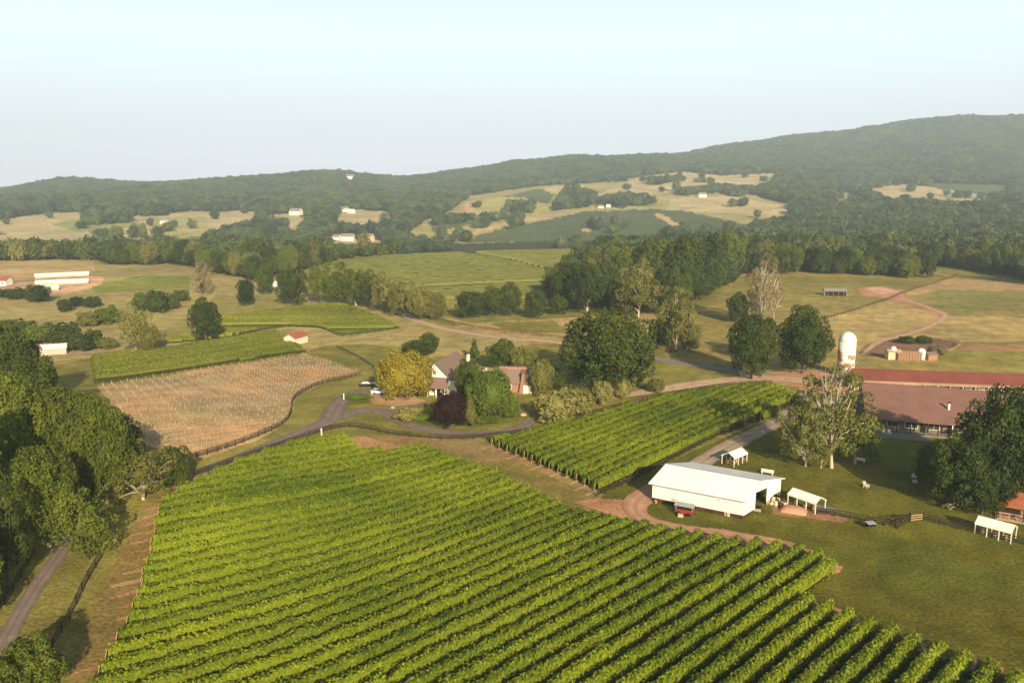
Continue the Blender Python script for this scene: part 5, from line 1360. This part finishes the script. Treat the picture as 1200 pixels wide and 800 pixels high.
# shrubs told apart
S = [
 (650,494,462,44,'leaf_pale','large olive yellow shrub at the near corner of the shrub line by the drive end'),
 (672,488,455,40,'leaf_pale','tall olive yellow shrub second in the shrub line above the vineyard'),
 (684,482,456,26,'leaf_olive','brownish shrub in the middle of the shrub line above the vineyard'),
 (706,473,447,26,'leaf_pale','rounded pale shrub standing apart below the huge oak'),
 (729,466,444,20,'leaf_pale','smaller pale shrub, last of the line below the huge oak'),
 (768,459,444,20,'leaf_olive','thin young shrub beside the clay lane'),
 (476,492,478,30,'leaf_pale','pale yellow flowering shrub at the left of the drive loop'),
 (650,456,432,30,'leaf_dark','dark shrub in the shadow between garage and oak'),
 (20,350,338,22,'leaf_dark','dark round bush left of the white greenhouses'),
 (46,354,334,26,'leaf_dark','brownish bush before the short white greenhouse'),
 (6,349,339,14,'leaf_dark','small bush at the far left edge near the clay road'),
 (76,365,351,16,'leaf_dark','left bush of the three small ones in the dry field'),
 (90,359,348,17,'leaf_dark','middle bush of the three small ones in the dry field'),
 (108,360,348,19,'leaf_dark','right bush of the three small ones in the dry field'),
 (168,364,343,24,'leaf_mid','left bush of the long clump on the slope'),
 (184,366,342,26,'leaf_dark','middle bush of the long clump on the slope'),
 (198,362,345,24,'leaf_dark','right bush of the long clump on the slope'),
 (213,353,340,18,'leaf_mid','bright bush just above the long clump'),
 (104,382,366,26,'leaf_olive','olive bush, left one below the three small bushes'),
 (124,379,362,28,'leaf_mid','olive bush, right one below the three small bushes'),
 (140,376,364,20,'leaf_olive','low olive bush left of the pale loose tree'),
 (78,408,379,32,'leaf_dark','tall dark bush behind the silver roofed shed'),
 (95,411,390,28,'leaf_dark','dark bush right of the silver roofed shed'),
 (112,408,387,20,'leaf_mid','bush at the right end of the stone yard'),
 (126,408,396,22,'leaf_olive','low bush between the stone yard and the pale tree'),
 (50,402,380,34,'leaf_mid','rough olive bush above the silver roof'),
 (25,400,375,44,'leaf_dark','wide dark bush above the top of the left wood'),
 (57,390,378,12,'leaf_dark','tiny bush in the dry field above the silver roof'),
 (1062,402,394,18,'leaf_dark','dark scrub, left patch above the farm yard'),
 (1082,402,394,20,'leaf_dark','dark scrub, right patch above the farm yard'),
 (1098,416,404,20,'leaf_dry','brown scrub behind the farm yard hut'),
 (132,365,357,8,'leaf_mid','very small bush left of the long clump on the slope'),
]
for (bx, by, ty, wp, leaf, lab) in S: ptree(bx, by, ty, wp, 'shrub', leaf, lab, cat='shrub', name='shrub')
# low hedges in the drive loop
for (x, y, wp, lab) in ((418, 468, 34, 'low clipped green hedge mound on the oval by the drive fork'), (490, 492, 40, 'low clipped green hedge at the left of the drive loop'), (555, 495, 60, 'long low green hedge mound under the trees of the drive loop')):
    v = at(x, y); m = mpp(v); t = tree(v.x, v.y, 1.5, wp*m, 'shrub', 'leaf_bright', lab, cat='hedge', name='hedge', rot=0); t.scale = (wp*m, wp*m*.42, 1.5)
# ------------------------------------------------------------------ woods: individuals first, the rest as one mass
WOODZ = [
 ('tree in the hazy valley wood left of centre', 'trees of the valley wood left of centre', [(-220,309),(-220,284),(0,284),(60,284),(150,277),(180,266),(240,282),(262,270),(300,268),(345,275),(380,268),(420,275),(480,290),(478,299),(400,306),(352,318),(300,330),(262,322),(205,308),(175,312),(125,310),(112,305),(0,306)], .95),
 ('tree in the dark belt behind the rounded green hill', 'trees of the belt behind the green hill', [(470,300),(490,283),(560,284),(700,274),(870,264),(880,290),(725,292),(640,289),(560,292)], .9),
 ('tree in the broad wood beyond the right pasture', 'trees of the wood beyond the right pasture', [(858,322),(870,300),(866,270),(1000,262),(1200,262),(1450,262),(1450,338),(1200,334),(1120,325),(1060,326),(1000,322),(940,322)], .95),
 ('tree in the second rank of the central wood', 'trees behind the central wood', [(640,352),(665,330),(690,308),(730,294),(870,291),(875,318),(845,340),(800,360),(700,362)], .9),
]
def forest():
    pts = []
    D = 372.0
    while D < 4100:
        s = 9.2+max(0, D-500)/330.0
        half = .80*D+60; xs = np.arange(-half, half, s)
        x = xs+rng.uniform(-.42, .42, len(xs))*s; y = D+rng.uniform(-.42, .42, len(xs))*s
        pts.append(np.stack([x, y, np.full(len(xs), s)], -1)); D += s*.95
    P = np.concatenate(pts); z = zt(P[:, 0], P[:, 1]); px, py = proj(P[:, 0], P[:, 1], z)
    m = (P[:, 1]*CP-(z-H)*SP)/F
    hgt = np.clip(rng.normal(15.0, 2.8, len(P)), 8, 23)*np.where(P[:, 1] > 1800, .95, 1.0)
    wid = P[:, 2]*rng.uniform(.95, 1.75, len(P))
    op = np.zeros(len(P), bool)
    for poly in OPEN_POLYS:
        for f_ in (0, .4, .75): op |= in_poly(px, py-f_*hgt/m, poly)
    zone = np.full(len(P), -1)
    for k, (lab, grp, poly, dn) in enumerate(WOODZ):
        zone[(zone < 0) & in_poly(px, py, poly) & (rng.random(len(P)) < dn) & (P[:, 1] < 1150)] = k
    keep = ((zone >= 0) | (P[:, 1] > 1050)) & ~op & ~((P[:, 1] < 1050) & (zone < 0))
    # scattered field trees in the open far land
    sc = op & (vnoise(P[:, 0], P[:, 1], 70, 61) > .72) & (rng.random(len(P)) < .35) & (P[:, 1] > 900)
    sc |= op & (rng.random(len(P)) < .004) & (P[:, 1] > 900)
    for hp in ([(588,252),(596,243),(622,242),(620,250)], [(650,248),(656,232),(672,226),(700,232),(690,244),(664,246)], [(700,239),(735,233),(765,237),(765,241),(705,244)], [(845,222),(880,226),(872,232),(848,230)],
               [(95,262),(150,257),(152,262),(100,266)], [(555,262),(570,259),(572,266),(558,269)], [(760,214),(800,209),(802,213),(762,218)], [(800,226),(850,221),(850,226),(800,231)], [(510,262),(550,259),(550,262),(512,266)]):
        sc |= op & in_poly(px, py, hp) & (rng.random(len(P)) < .62) & (P[:, 1] > 900)
    keep |= sc
    clr = ~(in_poly(px, py, [(985,300),(1025,300),(1025,318),(985,318)]) | in_poly(px, py, [(1072,312),(1105,312),(1210,330),(1210,336),(1100,327)]) | in_poly(px, py, [(378,272),(448,276),(448,294),(378,294)])
            | in_poly(px, py, [(340,250),(362,250),(362,262),(340,262)]) | in_poly(px, py, [(405,208),(416,208),(416,219),(405,219)]) | in_poly(px, py, [(316,325),(332,325),(332,345),(316,345)]))
    keep &= clr
    P, z, px, py, hgt, wid, zone = (q[keep] for q in (P, z, px, py, hgt, wid, zone))
    # which are seen: crown top above everything nearer in its picture column
    order = np.argsort(P[:, 1]); hor = np.full(1400, 900.0); seen = np.zeros(len(P), bool); share = np.zeros(len(P))
    for i in order:
        _, ty = proj(P[i, 0], P[i, 1], z[i]+hgt[i]); c = int(px[i])+100; mm = (P[i, 1]*CP)/F; hwp = max(1, int(wid[i]*.35/mm))
        if c-hwp < 0 or c+hwp >= 1400: continue
        h0 = hor[c-hwp:c+hwp+1]; share[i] = float(np.clip(h0-ty, 0, hgt[i]/mm).sum())
        np.minimum(h0, ty+.12*hgt[i]/mm, out=h0)
    inside = (px > -5) & (px < 1205); share[~inside] = 0; share[(zone < 0)] = 0
    n_ind = 300-NT['n']+len(S)+3-6
    ind = np.argsort(-share)[:n_ind]; ind = ind[share[ind] > 4]
    rest = np.ones(len(P), bool); rest[ind] = False
    LM = ['leaf_dark', 'leaf_dark', 'leaf_mid', 'leaf_mid', 'leaf_olive', 'leaf_dark']
    merged = {}
    for i in ind:
        k = int(zone[i]); near_ = P[i, 1] < 620
        kd = 'round' if near_ else 'far'
        NT['n'] += 1; cm, tm = PROTO[kd][i % len(PROTO[kd])]
        t = thing('tree', WOODZ[k][0], 'tree', (P[i, 0], P[i, 1], z[i]), rng.random()*6.28, WOODZ[k][1])
        t.scale = (wid[i], wid[i], hgt[i]); lf = LM[int(rng.integers(len(LM)))]
        c = link('crown', cm, M[lf], t); c.material_slots[0].link = 'OBJECT'; c.material_slots[0].material = M[lf]
        b = link('trunk', tm, M['bark'], t); b.material_slots[0].link = 'OBJECT'; b.material_slots[0].material = M['bark']
    # the rest: point clouds with instanced low crowns
    col = bpy.data.collections.new('woodland_crowns')
    srcs = []
    for k, (cm, tm) in enumerate(PROTO['far']+PROTO['farcone']):
        me = cm.copy(); me.materials.clear(); me.materials.append(M['leaf_far']); o = bpy.data.objects.new('crown_form', me); col.objects.link(o); srcs.append(o)
    for nm, sel, lab in (('valley_woodland', rest & (P[:, 1] < 1150), 'dense hazy woodland filling the valley between the fields'), ('hillside_forest', rest & (P[:, 1] >= 1150), 'continuous forest covering the distant hills up to the skyline')):
        idx = np.where(sel)[0]; n = len(idx)
        me = bpy.data.meshes.new(nm); me.vertices.add(n)
        me.vertices.foreach_set('co', np.stack([P[idx, 0], P[idx, 1], z[idx]-.3], -1).astype(np.float32).ravel())
        def addf(an, tp, d, key='value'):
            a_ = me.attributes.new(an, tp, 'POINT'); a_.data.foreach_set(key, d)
        sv = np.stack([wid[idx], wid[idx]*rng.uniform(.9, 1.1, n), hgt[idx]], -1).astype(np.float32)
        a_ = me.attributes.new('sc', 'FLOAT_VECTOR', 'POINT'); a_.data.foreach_set('vector', sv.ravel())
        addf('rz', 'FLOAT', (rng.random(n)*6.28).astype(np.float32)); addf('pick', 'INT', rng.integers(0, len(srcs), n).astype(np.int32))
        o = bpy.data.objects.new(nm, me); COL.objects.link(o); tag(o, lab, 'forest', kind='stuff')
        ng = bpy.data.node_groups.new(nm, 'GeometryNodeTree'); ng.interface.new_socket('Geometry', in_out='INPUT', socket_type='NodeSocketGeometry'); ng.interface.new_socket('Geometry', in_out='OUTPUT', socket_type='NodeSocketGeometry')
        N = ng.nodes; Lk = ng.links; gi = N.new('NodeGroupInput'); go = N.new('NodeGroupOutput')
        ip = N.new('GeometryNodeInstanceOnPoints'); ci = N.new('GeometryNodeCollectionInfo'); ci.inputs['Collection'].default_value = col; ci.inputs['Separate Children'].default_value = True; ci.inputs['Reset Children'].default_value = True
        def na(an, tp):
            q = N.new('GeometryNodeInputNamedAttribute'); q.data_type = tp; q.inputs['Name'].default_value = an; return q.outputs['Attribute']
        Lk.new(gi.outputs[0], ip.inputs['Points']); Lk.new(ci.outputs[0], ip.inputs['Instance']); ip.inputs['Pick Instance'].default_value = True
        Lk.new(na('pick', 'INT'), ip.inputs['Instance Index']); Lk.new(na('sc', 'FLOAT_VECTOR'), ip.inputs['Scale'])
        cx = N.new('ShaderNodeCombineXYZ'); Lk.new(na('rz', 'FLOAT'), cx.inputs['Z']); Lk.new(cx.outputs[0], ip.inputs['Rotation'])
        Lk.new(ip.outputs[0], go.inputs[0])
        md = o.modifiers.new('spread', 'NODES'); md.node_group = ng
    print('FOREST', len(P), 'individual', len(ind), 'trees+shrubs', NT['n'])
forest()
# ------------------------------------------------------------------ haze
def haze():
    mb = MB(); mb.box(-4400, 4400, -700, 5600, -70, 470); me = mb.mesh('haze')
    m = bpy.data.materials.new('haze'); m.use_nodes = True; n = m.node_tree.nodes; n.remove(n['Principled BSDF'])
    v = n.new('ShaderNodeVolumePrincipled'); v.inputs['Density'].default_value = 0.00019; v.inputs['Color'].default_value = (.68, .87, 1.0, 1); v.inputs['Anisotropy'].default_value = 0.0
    m.node_tree.links.new(v.outputs[0], n['Material Output'].inputs['Volume'])
    o = link('haze', me, m); tag(o, 'thin bluish summer haze in the air over the valley', 'haze', kind='stuff')
haze()
